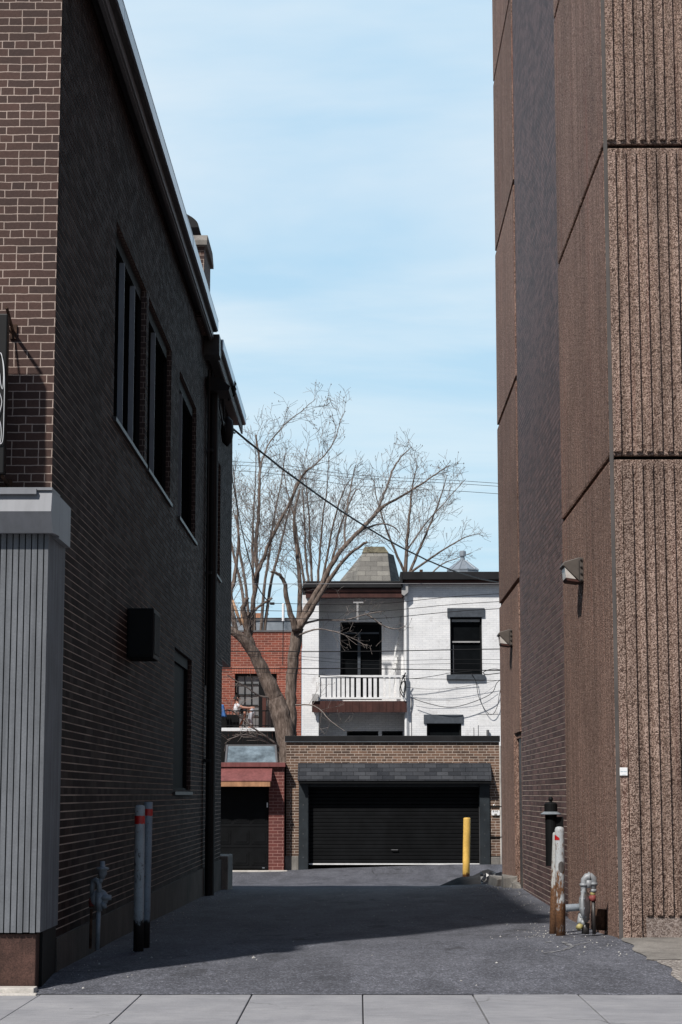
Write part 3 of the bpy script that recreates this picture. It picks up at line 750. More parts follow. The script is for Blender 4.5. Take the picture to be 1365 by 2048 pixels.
# wall lamps
def wall_lamp(p, s, label):
    t = thing('wall_lamp', label, 'lamp', p, 'wall lamps on the concrete building')
    y0, y1 = p.y - 0.17 * s, p.y + 0.17 * s; z = p.z; x = XR
    m = MB()
    m.prism([(x, z + 0.13*s), (x - 0.055*s, z + 0.13*s), (x - 0.205*s, z + 0.085*s), (x - 0.225*s, z + 0.045*s), (x - 0.205*s, z + 0.04*s), (x - 0.04*s, z - 0.125*s), (x, z - 0.125*s)], 1, y0, y1)
    m.build('hood', M['lamp_hood'], t, bevel=0.006)
    m = MB(); m.prism([(x - 0.198*s, z + 0.030*s), (x - 0.185*s, z - 0.085*s), (x - 0.075*s, z - 0.10*s)], 1, y0 + 0.015, y1 - 0.015); m.build('lens', M['lamp_glass'], t, bevel=0.004)
    m = MB(); m.prism([(x - 0.188*s, z - 0.088*s), (x - 0.170*s, z - 0.112*s), (x - 0.04*s, z - 0.13*s), (x - 0.07*s, z - 0.104*s)], 1, y0 + 0.01, y1 - 0.01)
    m.build('lens_rim', M['brown_wood'], t)
    m = MB(); m.box((x - 0.05*s, y0 - 0.006, z - 0.12*s), (x - 0.044*s, y0 - 0.001, z + 0.10*s))
    for zz in (0.105, 0.03, -0.04, -0.11): m.lathe((x - 0.025*s, y0, z + zz*s), (0, -1, 0), [(0.013*s, 0), (0.013*s, 0.012), (0.006*s, 0.02)], 8)
    m.build('bolts', M['dark_metal'], t)
    return t
wall_lamp(onX(1164, 1143, XR), 1.0, 'bronze wedge wall lamp on near concrete panel beside the brick strip')
wall_lamp(onX(1024, 1277, XR), 1.0, 'smaller looking bronze wall lamp on the far concrete panel edge')

# white plaque on the ribbed front
q = at(1247.5, 1543, YR - 0.03); t = thing('plaque', 'small square white plaque fixed on the ribbed concrete corner', 'plaque', q)
m = MB(); m.box((q.x - 0.036, YR - 0.045, q.z - 0.038), (q.x + 0.036, YR - 0.029, q.z + 0.036)); m.build('plate', M['plastic_white'], t, bevel=0.003)
m = MB()
for (a, w_) in ((-0.029, .010), (-0.013, .008), (0.001, .004), (0.008, .004), (0.015, .004), (0.023, .004)): m.box((q.x + a, YR - 0.0465, q.z - 0.004), (q.x + a + w_, YR - 0.0452, q.z + 0.004))
m.build('lettering', M['ink_pale'], t)
m = MB(); m.box((q.x - 0.016, YR - 0.0465, q.z - 0.031), (q.x + 0.018, YR - 0.0452, q.z - 0.029)); m.build('small_print', M['ink_pale'], t)

# ------------------------------------------------------------------ bollards and small fittings of the alley
def post(name, label, base, top, r, mat, group, cap=True, tapes=(), dome=0.35):
    b = Vector(base); tp = Vector(top)
    t = thing(name, label, 'bollard', b, group)
    m = MB(); ax = (tp - b); L = ax.length; ax.normalize()
    prof = [(r, -0.1), (r, L * 0.3), (r, L * 0.6), (r, L - r * dome)]
    if cap: prof += [(r * 0.97, L - r * dome * 0.6), (r * 0.8, L - r * dome * 0.2), (r * 0.45, L - r*0.03), (0.002, L)]
    else: prof += [(r, L), (r * 0.86, L), (r * 0.84, L - 0.06), (0.002, L - 0.06)]
    m.lathe(b, ax, prof, 24); m.build('post', mat, t, smooth=True)
    for (h0, h1, a0, a1) in tapes:
        m = MB(); n = 20; vs = []; fs = []
        u = ax.orthogonal().normalized(); u = (Vector((1, 0, 0)) - ax * ax.x).normalized(); w_ = ax.cross(u)
        for k in range(n + 1):
            an = rad(a0 + (a1 - a0) * k / n)
            d = (u * math.cos(an) + w_ * math.sin(an)) * (r + 0.0018)
            e0 = R.uniform(-.004, .004)
            vs += [b + ax * (h0 + e0) + d, b + ax * (h1 + e0 * 0.7) + d]
        for k in range(n): fs.append((2*k, 2*k+2, 2*k+3, 2*k+1))
        m.add(vs, fs); m.build('tape_band', M['tape_red'], t)
    return t
GL = 'grey bollards guarding the left gas riser'
b = at(277, 1908, 18.3); tp = at(280.5, 1610, 18.3)
post('bollard', 'front grey bollard with red tape and peeling cap by the left gas riser', b, tp, 0.047, M['bollard_grey'], GL, tapes=[(1.38 - 0.20, 1.38 - 0.125, -200, 20)], dome=0.6)
b = at(290.5, 1899, 18.75); tp = at(297, 1604, 18.75)
post('bollard', 'rear open topped grey bollard with red tape half hidden on the left', b, tp, 0.043, M['bollard_grey2'], GL, cap=False, tapes=[(1.40 - 0.155, 1.40 - 0.09, -200, 20)])
GR = 'rusty bollards guarding the right gas meter'
b = at(1122, 1873, 19.2); tp = at(1119.5, 1653, 19.2)
post('bollard', 'front peeling white bollard with torn red tape before the right gas meter', b, tp, 0.047, M['bollard_rusty'], GR, dome=1.0)
fb = bpy.data.objects['bollard.002']
# torn scrap of tape on the front right bollard
m = MB(); ax = (tp - b).normalized(); r_ = 0.049; vs = []; fs = []
for k in range(11):
    an = rad(-178 + 80 * k / 10); d = Vector((math.cos(an), math.sin(an), 0)) * r_
    vs += [b + ax * (0.915 + 0.002 * (k % 3)) + d, b + ax * (0.965 - 0.0045 * max(0, k - 4)) + d]
for k in range(10): fs.append((2*k, 2*k+2, 2*k+3, 2*k+1))
m.add(vs, fs); m.build('tape_scrap', M['tape_red'], fb)
m = MB(); an = rad(-80); c = b + ax * 0.66 + Vector((math.cos(an), math.sin(an), 0)) * 0.0455
vs = []; 
for k in range(16):
    w_ = 2 * math.pi * k / 16; aa = an + 0.62 * math.cos(w_); vs.append(b + ax * (0.66 + 0.055 * math.sin(w_)) + Vector((math.cos(aa), math.sin(aa), 0)) * 0.0495)
cc = b + ax * 0.66 + Vector((math.cos(an), math.sin(an), 0)) * 0.0505; vs.append(cc); m.add(vs, [(16, k, (k + 1) % 16) for k in range(16)]); m.build('grey_patch', M['sealant'], fb)
b = at(1107.5, 1867, 19.75); tp = at(1114.5, 1664, 19.75)
post('bollard', 'leaning rusted bollard tucked behind the front one on the right', b, tp, 0.043, M['bollard_rusty2'], GR, dome=0.6)
b = at(932.5, 1760, 47.5); tp = at(934.5, 1635, 47.5)
post('bollard', 'lone yellow bollard standing in sun before the black garage door', b, tp, 0.086, M['bollard_yellow'], None, dome=0.3)

# left gas riser
Yg = 17.4; X0 = -2.28
def g(px, py, Y=Yg): return at(px, py, Y)
t = thing('gas_riser', 'grey gas regulator riser with mushroom vent against the shaded left wall', 'gas riser', at(196, 1897, Yg))
m = MB(); m.tube([g(195, 1900), g(198, 1822)], 0.020, 10); m.tube([g(198, 1822), g(199.5, 1785)], [0.030, 0.036], 12); m.build('riser_pipe', M['steel_grey'], t, smooth=True)
m = MB(); m.tube([g(181, 1897, Yg + .05), g(183, 1818, Yg + .05)], 0.013, 8); m.tube([g(183, 1815, Yg+.05), g(185, 1797, Yg+.05)], 0.02, 8); m.build('feed_pipe', M['rust'], t, smooth=True)
m = MB(); m.tube([g(184, 1812, Yg+.04), g(184.5, 1796, Yg+.04)], 0.026, 8); m.tube([g(178, 1805, Yg+.04), g(192, 1803, Yg+.04)], 0.012, 8); m.build('valve', M['valve_red'], t, smooth=True)
m = MB(); m.tube([g(184.5, 1795, Yg+.04), g(185, 1772, Yg+.04), g(187, 1763, Yg+.04), g(192, 1760, Yg+.02), g(197, 1764), g(199, 1772), g(199, 1786)], [0.020, 0.020, 0.025, 0.025, 0.025, 0.023, 0.022], 12); m.build('elbow', M['steel_grey'], t, smooth=True)
m = MB(); m.tube([g(199, 1796), g(213, 1795), g(223, 1795)], [0.027, 0.027, 0.022], 12); m.tube([g(202, 1806), g(209, 1812), g(210, 1817)], [0.028, 0.026, 0.02], 12)
c = g(199, 1797); m.lathe(c + Vector((-0.0, 0.03, 0)), (0, 1, 0), [(0.05, -0.035), (0.075, -0.03), (0.08, 0.0), (0.075, 0.03), (0.04, 0.04)], 20)
m.build('regulator', M['steel_grey'], t, smooth=True)
m = MB(); c = g(205, 1752); m.lathe(c, (0, 0, 1), [(0.018, -0.03), (0.028, 0.0), (0.040, 0.015), (0.042, 0.05), (0.058, 0.058), (0.060, 0.070), (0.030, 0.078), (0.022, 0.085), (0.022, 0.128), (0.0, 0.129)], 20); m.tube([g(200, 1765), g(204, 1757)], 0.02, 10)
m.build('vent_cap', M['steel_grey'], t, smooth=True)

# right gas meter
Yg2 = 18.85
def h(px, py, dy=0.0): return at(px, py, Yg2 + dy)
t = thing('gas_meter', 'pale grey gas regulator with disc body and pipes at the right wall foot', 'gas meter', h(1175, 1862))
m = MB(); c = h(1171, 1811)
ax = Vector((1, -0.30, 0.05)).normalized()
m.lathe(c, ax, [(0.05, -0.05), (0.085, -0.045), (0.12, -0.025), (0.155, -0.014), (0.160, -0.010), (0.160, 0.010), (0.155, 0.014), (0.12, 0.022), (0.06, 0.04), (0.03, 0.045)], 32)
m.build('disc_body', M['steel_worn'], t, smooth=True)
for k in range(10):
    m = MB(); w_ = 2 * math.pi * k / 10; u = ax.orthogonal().normalized(); v_ = ax.cross(u); q = c + (u * math.cos(w_) + v_ * math.sin(w_)) * 0.145
    m.lathe(q, ax, [(0.010, -0.022), (0.010, 0.022)], 6); m.build('bolt', M['steel_grey'], t)
m = MB(); m.tube([h(1132, 1816, -.03), h(1134, 1816, -.03), h(1150, 1815, -.02), h(1167, 1814)], [0.034, 0.035, 0.035, 0.034], 16); m.build('vent_pipe', M['steel_grey'], t, smooth=True)
m = MB(); m.tube([h(1168, 1795), h(1168, 1772), h(1169, 1760), h(1174, 1754), h(1182, 1753), h(1187, 1757), h(1188.5, 1766), h(1188, 1782)], [0.028, 0.03, 0.034, 0.036, 0.036, 0.034, 0.030, 0.020], 14)
for q0, q1, r_ in ((h(1168, 1772), h(1168, 1767), 0.040), (h(1177, 1753), h(1180, 1753), 0.044), (h(1188, 1765), h(1188, 1770), 0.037), (h(1187.5, 1778), h(1187.5, 1784), 0.030)): m.tube([q0, q1], r_, 14)
m.tube([h(1178, 1760), h(1178, 1776)], [0.038, 0.030], 12)
m.build('pipe_loop', M['steel_worn'], t, smooth=True)
m = MB(); m.tube([h(1186.5, 1784), h(1186, 1791)], 0.024, 10); m.build('tag_ring', M['brass'], t, smooth=True)
m = MB(); m.tube([h(1186, 1790), h(1186.5, 1802)], [0.026, 0.03], 10); m.tube([h(1179, 1797), h(1191, 1795)], 0.022, 8); m.build('valve', M['valve_red'], t, smooth=True)
m = MB(); m.tube([h(1187, 1800), h(1189, 1868)], 0.019, 10); m.build('feed_pipe', M['dark_metal'], t, smooth=True)
m = MB(); m.tube([h(1163, 1828), h(1162, 1842), h(1162, 1846)], [0.030, 0.032, 0.040], 14); m.tube([h(1162, 1845), h(1170, 1847)], [0.040, 0.036], 12); m.tube([h(1159, 1833), h(1166, 1831)], 0.034, 12); m.build('outlet', M['steel_worn'], t, smooth=True)
m = MB(); m.tube([h(1157, 1856, -0.05), h(1164, 1849, 0.0)], [0.026, 0.03], 12); m.build('end_plug', M['brass'], t, smooth=True)
m = MB(); m.tube([h(1172, 1846), h(1171, 1868)], 0.036, 14); m.build('foot_pipe', M['dark_metal'], t, smooth=True)
t = thing('old_canister', 'rusty brown cylinder with dark cap standing behind the right gas meter', 'canister', h(1200, 1858, 0.35))
m = MB(); m.tube([h(1201, 1860, .3), h(1203, 1818, .3)], 0.055, 16); m.build('cylinder', M['rust'], t, smooth=True)
m = MB(); m.prism([(h(1189, 0, .3).x, h(0, 1818, .3).z), (h(1213, 0, .3).x, h(0, 1812, .3).z), (h(1205, 0, .3).x, h(0, 1782, .3).z), (h(1191, 0, .3).x, h(0, 1787, .3).z)], 1, Yg2 + .24, Yg2 + .36); m.build('cap', M['black_paint'], t, bevel=0.01)

# black wall canister with ball finial on the brick strip
yc = 2.30 * F / math.cos(TILT) / (1103 - VPX)
c = at(1104, 1732, 23.2); t = thing('wall_canister', 'tall black canister with brim and ball finial on the plum brick wall', 'canister', c)
zt = at(1103, 1625, 23.2).z
m = MB(); m.lathe((c.x, 23.2, 0), (0, 0, 1), [(0.07, c.z), (0.07, zt)], 18); m.box((c.x, 23.16, c.z + 0.1), (XR + 0.018, 23.24, zt - 0.05)); m.build('tube', M['black_paint'], t, smooth=False)
m = MB(); z2 = at(1103, 1606, 23.2).z; m.lathe((c.x, 23.2, 0), (0, 0, 1), [(0.078, zt), (0.078, z2 - 0.01), (0.06, z2 + 0.005), (0.02, z2 + 0.01), (0.018, z2 + 0.02)], 18); m.build('lid', M['black_paint'], t, smooth=False)
m = MB(); m.lathe((c.x - 0.0, 23.2, 0), (0, 0, 1), [(0.075, zt + 0.012), (0.125, zt - 0.018), (0.122, zt - 0.024), (0.07, zt + 0.004)], 20); m.build('brim', M['steel_grey'], t, smooth=False)
m = MB(); m.lathe((c.x, 23.2, z2 + 0.045), (0, 0, 1), [(0.003, -0.03), (0.021, -0.021), (0.03, 0.0), (0.021, 0.021), (0.003, 0.03)], 12); m.build('finial', M['black_paint'], t, smooth=True)

# broken concrete blocks at the far right wall foot
def chunk(name, label, p, d, seed):
    rr = random.Random(seed); m = MB(); m.box((p[0] - d[0]/2, p[1] - d[1]/2, p[2] - 0.08), (p[0] + d[0]/2, p[1] + d[1]/2, p[2] + d[2]))
    m.v = [(x + rr.uniform(-.04, .04) * (d[0] / 0.3), y + rr.uniform(-.05, .05), z + rr.uniform(-.03, .03)) for x, y, z in m.v]
    o = m.build(name, M['concrete'], bevel=0.015); tag(o, label, 'concrete block'); return o
chunk('concrete_block', 'long pale concrete block at the far foot of the right wall', (2.30, 32.3, 0.02), (0.24, 1.7, 0.15), 1)
chunk('concrete_block', 'broken concrete lump leaning by the sunken doorway on the right', (2.30, 30.3, 0.10), (0.20, 0.55, 0.16), 4)
chunk('concrete_block', 'smallest concrete rubble piece by the start of the right brick strip', (2.34, 29.5, 0.10), (0.14, 0.28, 0.09), 9)

# mound of dirt and plastic beside the yellow bollard
m = MB(); c = (3.05, 43.4); n1, n2 = 22, 12
for j in range(n2 + 1):
    rr = j / n2
    for i in range(n1):
        a = 2 * math.pi * i / n1; x = c[0] + 1.35 * rr * math.cos(a); y = c[1] + 1.6 * rr * math.sin(a)
        hh = 0.52 * max(0, 1 - rr ** 1.3) * (0.75 + 0.45 * mnoise.noise(Vector((x * 2.1, y * 1.4, 1)))) * (1.0 if x < 2.9 else 1.0)
        m.v.append((x, y, gz(x, y) + hh - 0.01))
for j in range(n2):
    for i in range(n1): m.f.append((j*n1 + i, j*n1 + (i+1) % n1, (j+1)*n1 + (i+1) % n1, (j+1)*n1 + i))
tag(m.build('dirt_mound', M['dirt'], smooth=False), 'low dark mound of dirt beside the yellow bollard', 'dirt mound')
m = MB(); c0 = at(985, 1757, 41.9); n = 9
for j in range(n):
    for i in range(n):
        u = i / (n-1) - .5; v_ = j / (n-1) - .5
        m.v.append((c0.x + u * 0.5, c0.y + v_ * 0.3 - 0.12 + R.uniform(-.03, .03), c0.z + v_ * 0.24 + R.uniform(-.035, .035)))
for j in range(n-1):
    for i in range(n-1): m.f.append((j*n+i, j*n+i+1, (j+1)*n+i+1, (j+1)*n+i))
o = m.build('plastic_sheet', M['tarp']); o.modifiers.new('thick', 'SOLIDIFY').thickness = 0.006
tag(o, 'crumpled shiny black plastic sheet lying on the dirt mound', 'plastic sheet')
# ------------------------------------------------------------------ brown brick garage
YG = 50.0
def P(px, py, Y=YG): return at(px, py, Y)
def bx3(m, px0, py0, px1, py1, Y0, Y1, Yref=None):
    a = at(px0, py0, Yref or Y0); b = at(px1, py1, Yref or Y0); m.box((a.x, Y0, b.z), (b.x, Y1, a.z)); return m
GA = thing('brick_garage', 'brown brick garage with wide black door under a shingled awning', 'garage', P(785, 1729) + Vector((0, 3, 0)))
zb = -0.75
xl, xr = P(573, 1600).x, P(1000, 1600).x
x1, x2 = P(598, 1650).x, P(981, 1650).x
zt = P(700, 1484).z; zd = P(700, 1556).z; zc = P(585, 1712).z
m = MB(); m.box((xl, YG, zc), (x1, YG + 0.3, zd)); m.box((x2, YG, zc), (xr, YG + 0.3, zd)); m.box((xl, YG, zd), (xr, YG + 0.3, zt))
m.box((xl, YG + 0.3, zb), (xl + 0.25, YG + 6, zt)); m.box((xr - 0.25, YG + 0.3, zb), (xr, YG + 6, zt)); m.box((xl + .25, YG + 5.75, zb), (xr - .25, YG + 6, zt))
m.build('wall', M['brick_garage'], GA)
m = MB(); m.box((xl - 0.03, YG - 0.015, zb), (x1 - 0.001, YG + 0.3, zc - 0.001)); m.build('pier_base', M['concrete'], GA, bevel=0.02)
m = MB(); m.box((x2 + 0.001, YG - 0.015, zb), (xr, YG + 0.3, zc - 0.02)); m.build('pier_base', M['concrete'], GA, bevel=0.02)
za, zb2 = P(700, 1471.5).z, P(700, 1484).z
m = MB(); m.box((xl - 0.04, YG - 0.06, zb2 + 0.012), (xr + 0.02, YG + 6.1, za)); rf = m.build('roof', M['roof_black'], GA, bevel=0.01)
m = MB(); m.box((xl - 0.04, YG - 0.063, zb2), (xr + 0.02, YG - 0.005, zb2 + 0.0115)); m.build('roof_edge', M['flashing'], rf)
# sloped shingle awning
aw0 = P(596, 1526).z; aw1 = at(596, 1559, YG - 0.34).z
xa, xb = at(596, 1545, YG - 0.25).x, at(983, 1545, YG - 0.25).x
m = MB(); m.prism([(YG - 0.001, aw0), (YG - 0.34, aw1), (YG - 0.34, aw1 - 0.03), (YG - 0.001, aw1 - 0.03)], 0, xa, xb); aw = m.build('awning', M['shingle'], GA)
m = MB(); m.box((xa + 0.02, YG - 0.32, aw1 - 0.10), (xb - 0.02, YG - 0.29, aw1 - 0.031)); m.build('awning_fascia', M['black_paint'], aw)
m = MB()
for px0, px1 in ((598, 617), (960, 980)): m.box((at(px0, 1600, YG-.05).x, YG - 0.05, P(600, 1733).z - 0.2), (at(px1, 1600, YG-.05).x, YG + 0.2, aw1 - 0.04))
m.box((x1, YG + 0.02, P(700, 1574).z), (x2, YG + 0.2, aw1 - 0.035))
fr = m.build('door_frame', M['post_blue_black'], GA, bevel=0.01)
for px in (607, 970):
    for py in (1610, 1640, 1668, 1692, 1715):
        m = MB(); q = at(px, py, YG - 0.05); m.lathe(q, (0, -1, 0), [(0.012, 0), (0.012, 0.006), (0.003, 0.01)], 8); m.build('bolt_head', M['gutter_grey'], fr)
xd0, xd1 = P(617, 1650).x - 0.01, P(960, 1650).x + 0.01; zd0 = P(700, 1727).z; zdt = P(700, 1572).z
m = MB(); n = 21; hgt = (zdt - zd0) / n
for k in range(n):
    z = zd0 + k * hgt
    m.prism([(YG + 0.16, z), (YG + 0.145, z + hgt * 0.12), (YG + 0.145, z + hgt * 0.80), (YG + 0.16, z + hgt * 0.95), (YG + 0.2, z + hgt * 0.95), (YG + 0.2, z)], 0, xd0, xd1)
m.box((xd0, YG + 0.19, zd0), (xd1, YG + 0.22, zdt)); dr = m.build('garage_door', M['door_black'], GA)
m2 = MB(); q = P(790, 1700); m2.tube([(q.x - .08, YG + .14, q.z), (q.x - .08, YG + .10, q.z), (q.x + .08, YG + .10, q.z), (q.x + .08, YG + .14, q.z)], 0.012, 6); m2.build('handle', M['gutter_grey'], dr)
m = MB(); m.box((xd0 + 0.02, YG + 0.13, zd0 - 0.035), (xd1 - 0.02, YG + 0.20, zd0 - 0.001)); m.build('bottom_seal', M['white_paint'], dr)
for px in (617.5, 959.5): m = MB(); m.box((P(px, 1600).x - 0.006, YG + 0.12, zd0), (P(px, 1600).x + 0.006, YG + 0.143, P(700, 1590).z)); m.build('door_track', M['gutter_grey'], fr)
# white number plate and conduits on the right pier
q = P(991.5, 1625.5); t = thing('number_plate', 'small rounded white number plate on the garage right pier', 'sign', q)
m = MB(); w_, hh = 0.105, 0.062; pl_ = []
for cx_, cz_, a0 in ((w_ - .025, hh - .025, 0), (-w_ + .025, hh - .025, 90), (-w_ + .025, -hh + .025, 180), (w_ - .025, -hh + .025, 270)):
    for k in range(5): an = rad(a0 + 22.5 * k); pl_.append((q.x + cx_ + .025 * math.cos(an), q.z + cz_ + .025 * math.sin(an)))
m.prism(pl_, 1, YG - 0.05, YG - 0.001); m.build('plate', M['plastic_white'], t)
def glyph(ox, segs):
    m = MB()
    for (xa_, za_, xb_, zb_) in segs: m.box((q.x + ox + xa_, YG - 0.0525, q.z + za_), (q.x + ox + xb_, YG - 0.0505, q.z + zb_))
    m.build('character', M['ink'], t)
glyph(-0.070, [(0, .048, .028, .056), (0, .016, .009, .056), (.019, .030, .028, .056), (0, .030, .028, .037), (0, .014, .028, .020)])
glyph(-0.020, [(0, .014, .011, .056)])
glyph(0.006, [(0, .014, .009, .056), (.009, .030, .018, .040)])
glyph(0.032, [(0, .048, .028, .056), (0, .036, .010, .056), (0, .014, .030, .020), (.019, .030, .028, .056)])
m = MB(); m.box((q.x - 0.035, YG - 0.0525, q.z - 0.061), (q.x + 0.035, YG - 0.0502, q.z - 0.02)); m.build('worn_patch', M['concrete'], t)
m = MB(); xx = P(1000, 1600).x
m.tube([(xx + 0.02, YG - 0.02, zb + 0.3), (xx + 0.02, YG - 0.02, zt - 0.1)], 0.022, 8)
cd = m.build('conduit', M['stucco_pale'], GA)
for py in (1674, 1613): m = MB(); q2 = P(990, py); m.tube([(P(980, py).x, YG - 0.03, q2.z), (xx + 0.05, YG - 0.03, q2.z)], 0.016, 6); m.build('wall_pipe', M['black_paint'], GA)
m = MB(); q2 = P(988, 1610); m.lathe((q2.x, YG, q2.z), (0, -1, 0), [(0.02, 0), (0.02, 0.03), (0.003, 0.04)], 10); m.build('pipe_cap', M['plastic_white'], GA)

# ------------------------------------------------------------------ red painted garage at the left
YR2 = 49.7
def Q(px, py, Y=YR2): return at(px, py, Y)
GB = thing('red_garage', 'narrow red painted brick garage with black door and sloping red canopy', 'garage', Q(500, 1742) + Vector((0, 2.5, 0)))
xw0 = -8.0; xp0, xp1 = Q(538, 1650).x, Q(568.5, 1650).x; zt = Q(500, 1533).z; zg = -0.85
m = MB(); m.box((xp0, YR2, zg), (xp1, YR2 + 0.3, zt)); m.box((xw0, YR2 + 0.001, Q(500, 1572).z), (xp0, YR2 + 0.3, zt)); m.box((xp1 - 0.25, YR2 + 0.3, zg), (xp1, YR2 + 5, zt)); m.box((xw0, YR2 + 4.75, zg), (xp1 - .25, YR2 + 5, zt))
m.box((xw0, YR2, zg), (Q(430, 1600).x, YR2 + 0.3, Q(500, 1572).z))
m.build('wall', M['brick_painted_red'], GB)
m = MB(); m.box((xw0, YR2 - 0.10, Q(500, 1534, YR2 - .1).z), (xp1 + 0.03, YR2 + 5.05, Q(500, 1525, YR2 - .1).z)); m.box((xw0, YR2 - 0.04, zt - 0.05), (xp0 - 0.12, YR2 - 0.002, zt))
m.build('parapet_cap', M['red_metal'], GB, bevel=0.008)
ca = [Q(500, 1536).z, at(500, 1544, YR2 - .22).z, at(500, 1561, YR2 - 0.55).z]
m = MB(); m.prism([(YR2 - 0.041, ca[0]), (YR2 - 0.22, ca[1]), (YR2 - 0.55, ca[2]), (YR2 - 0.55, ca[2] - 0.02), (YR2 - 0.22, ca[1] - 0.03), (YR2 - 0.041, ca[0] - 0.03)], 0, xw0, Q(545, 1550).x); cp = m.build('canopy', M['red_metal'], GB)
m = MB(); m.box((xw0, YR2 - 0.54, at(500, 1573, YR2 - .5).z), (Q(542.5, 1550).x, YR2 - 0.51, ca[2] - 0.025)); m.box((Q(540, 1550).x, YR2 - 0.50, at(500, 1573, YR2 - .5).z), (Q(542.5, 1550).x, YR2 - 0.01, ca[2] - 0.03)); m.build('canopy_fascia', M['raw_wood'], cp)
z0, z1 = Q(500, 1738).z, Q(500, 1570).z; xd0, xd1 = Q(428, 1650).x, Q(537.5, 1650).x
m = MB(); n = 4; hh = (z1 - z0) / n
for k in range(n):
    za = z0 + k * hh
    m.box((xd0, YR2 + 0.10, za + 0.006), (xd1, YR2 + 0.14, za + hh - 0.006))
    for j in range(3):
        xa = xd0 + (xd1 - xd0) * (j + 0.08) / 3; xb = xd0 + (xd1 - xd0) * (j + 0.92) / 3
        m.prism([(xa, za + 0.10), (xb, za + 0.10), (xb, za + hh - 0.10), (xa, za + hh - 0.10)], 1, YR2 + 0.088, YR2 + 0.101)
        m.prism([(xa + .05, za + 0.15), (xb - .05, za + 0.15), (xb - .05, za + hh - 0.15), (xa + .05, za + hh - 0.15)], 1, YR2 + 0.078, YR2 + 0.089)
m.box((xd0, YR2 + 0.13, z0), (xd1, YR2 + 0.17, z1)); d2 = m.build('garage_door', M['door_black'], GB)
m = MB(); q = Q(535, 1610); m.box((q.x - 0.015, YR2 + 0.03, q.z - 0.06), (q.x + 0.015, YR2 + 0.075, q.z + 0.06)); m.build('handle', M['plastic_white'], d2)
m = MB(); q = Q(527, 1737); m.box((q.x - 0.03, YR2 + 0.07, q.z - 0.0), (q.x + 0.03, YR2 + 0.099, q.z + 0.025)); m.build('latch_plate', M['flashing'], d2)
m = MB(); m.box((xd0 - .3, YR2 - 0.25, -0.85), (xp1 + 0.1, YR2 - 0.001, Q(500, 1741, YR2 - .2).z)); m.build('door_step', M['stucco_pale'], GB, bevel=0.02)
# slanted skylight above its parapet
t = thing('skylight', 'slanted framed skylight with reflections painted into its glass above the red garage parapet', 'skylight', at(500, 1526, 50.8))
a_, b_, c_, d_ = at(452, 1526, 50.7), at(554, 1526, 50.7), at(551.5, 1491, 51.4), at(455, 1491, 51.4)
def slab(m, a, b, c, d, th):
    nn = (b - a).cross(d - a).normalized() * th
    m.add([a, b, c, d, a - nn, b - nn, c - nn, d - nn], [(0,1,2,3), (7,6,5,4), (0,4,5,1), (1,5,6,2), (2,6,7,3), (3,7,4,0)])
m = MB(); slab(m, a_, b_, c_, d_, 0.03); m.build('pane', M['sky_glass'], t)
m = MB()
for p, q in ((a_, b_), (b_, c_), (c_, d_), (d_, a_)): m.tube([p, q], 0.035, 4)
m.add([a_, d_, Vector((d_.x, 52.2, d_.z)), Vector((a_.x, 52.2, a_.z))], [(0,1,2,3)]); m.add([b_, c_, Vector((c_.x, 52.2, c_.z)), Vector((b_.x, 52.2, b_.z))], [(3,2,1,0)])
m.add([d_, c_, Vector((c_.x, 52.2, c_.z)), Vector((d_.x, 52.2, d_.z))], [(0,1,2,3)])
m.build('frame', M['gutter_grey'], t)

# ------------------------------------------------------------------ white painted brick house
YH = 68.0
def hpt(px, py, Y=YH): return at(px, py, Y)
def X(px, py=1300, Y=YH): return at(px, py, Y).x
def Z(py, Y=YH): return at(700, py, Y).z
WH = thing('white_house', 'white painted brick house with recessed balcony and dark cornice behind the garage', 'house', hpt(800, 1600) + Vector((0, 4, 0)))
YRc = YH + 1.25
xL0, xL1, xR0, xEnd = X(605), X(638), X(809), X(1150)
ztop = Z(1166); ztopL = Z(1190)
wn = (X(901), X(965), Z(1350), Z(1234)); wl = (X(853), X(922), Z(1530), Z(1446))
m = MB()
def wall_holes(m, x0, x1, z0, z1, y0, y1, holes):
    A = sorted({x0, x1, *[v for h in holes for v in h[:2]]}); B = sorted({z0, z1, *[v for h in holes for v in h[2:]]})
    def hole(s, e, b, t): return any(h[0] < (s+e)/2 < h[1] and h[2] < (b+t)/2 < h[3] for h in holes)
    for s, e in zip(A, A[1:]):
        for b, t in zip(B, B[1:]):
            if hole(s, e, b, t): continue
            m.quad((s, y0, b), (e, y0, b), (e, y0, t), (s, y0, t))
    for h in holes:
        a, b, c, d = h
        m.quad((a, y0, c), (a, y1, c), (a, y1, d), (a, y0, d)); m.quad((b, y0, c), (b, y0, d), (b, y1, d), (b, y1, c))
        m.quad((a, y0, d), (a, y1, d), (b, y1, d), (b, y0, d)); m.quad((a, y0, c), (b, y0, c), (b, y1, c), (a, y1, c))
wall_holes(m, xR0, xEnd, -0.3, ztop, YH, YH + 0.3, [wn, wl])
m.quad((xR0, YH, -0.3), (xR0, YH, ztop), (xR0, YRc, ztop), (xR0, YRc, -0.3))
m.box((xL0, YH, -0.3), (xL1, YH + 0.3, ztopL)); m.box((xL0, YH + 0.3, -0.3), (xL0 + 0.3, YH + 8, ztopL))
m.build('front_wall', M['brick_white'], WH)
bw = (X(681, 1300, YRc), X(764, 1300, YRc), Z(1400, YRc), Z(1244, YRc))
lw1 = (X(694, 1450, YRc), X(757, 1450, YRc), 0.3, Z(1462, YRc)); lw2 = (X(764, 1450, YRc), X(806, 1450, YRc), 0.3, Z(1462, YRc))
m = MB(); wall_holes(m, xL0 + .3, xR0 + 0.3, Z(1412, YRc), ztopL, YRc, YRc + 0.2, [bw]); m.build('balcony_wall', M['brick_white'], WH)
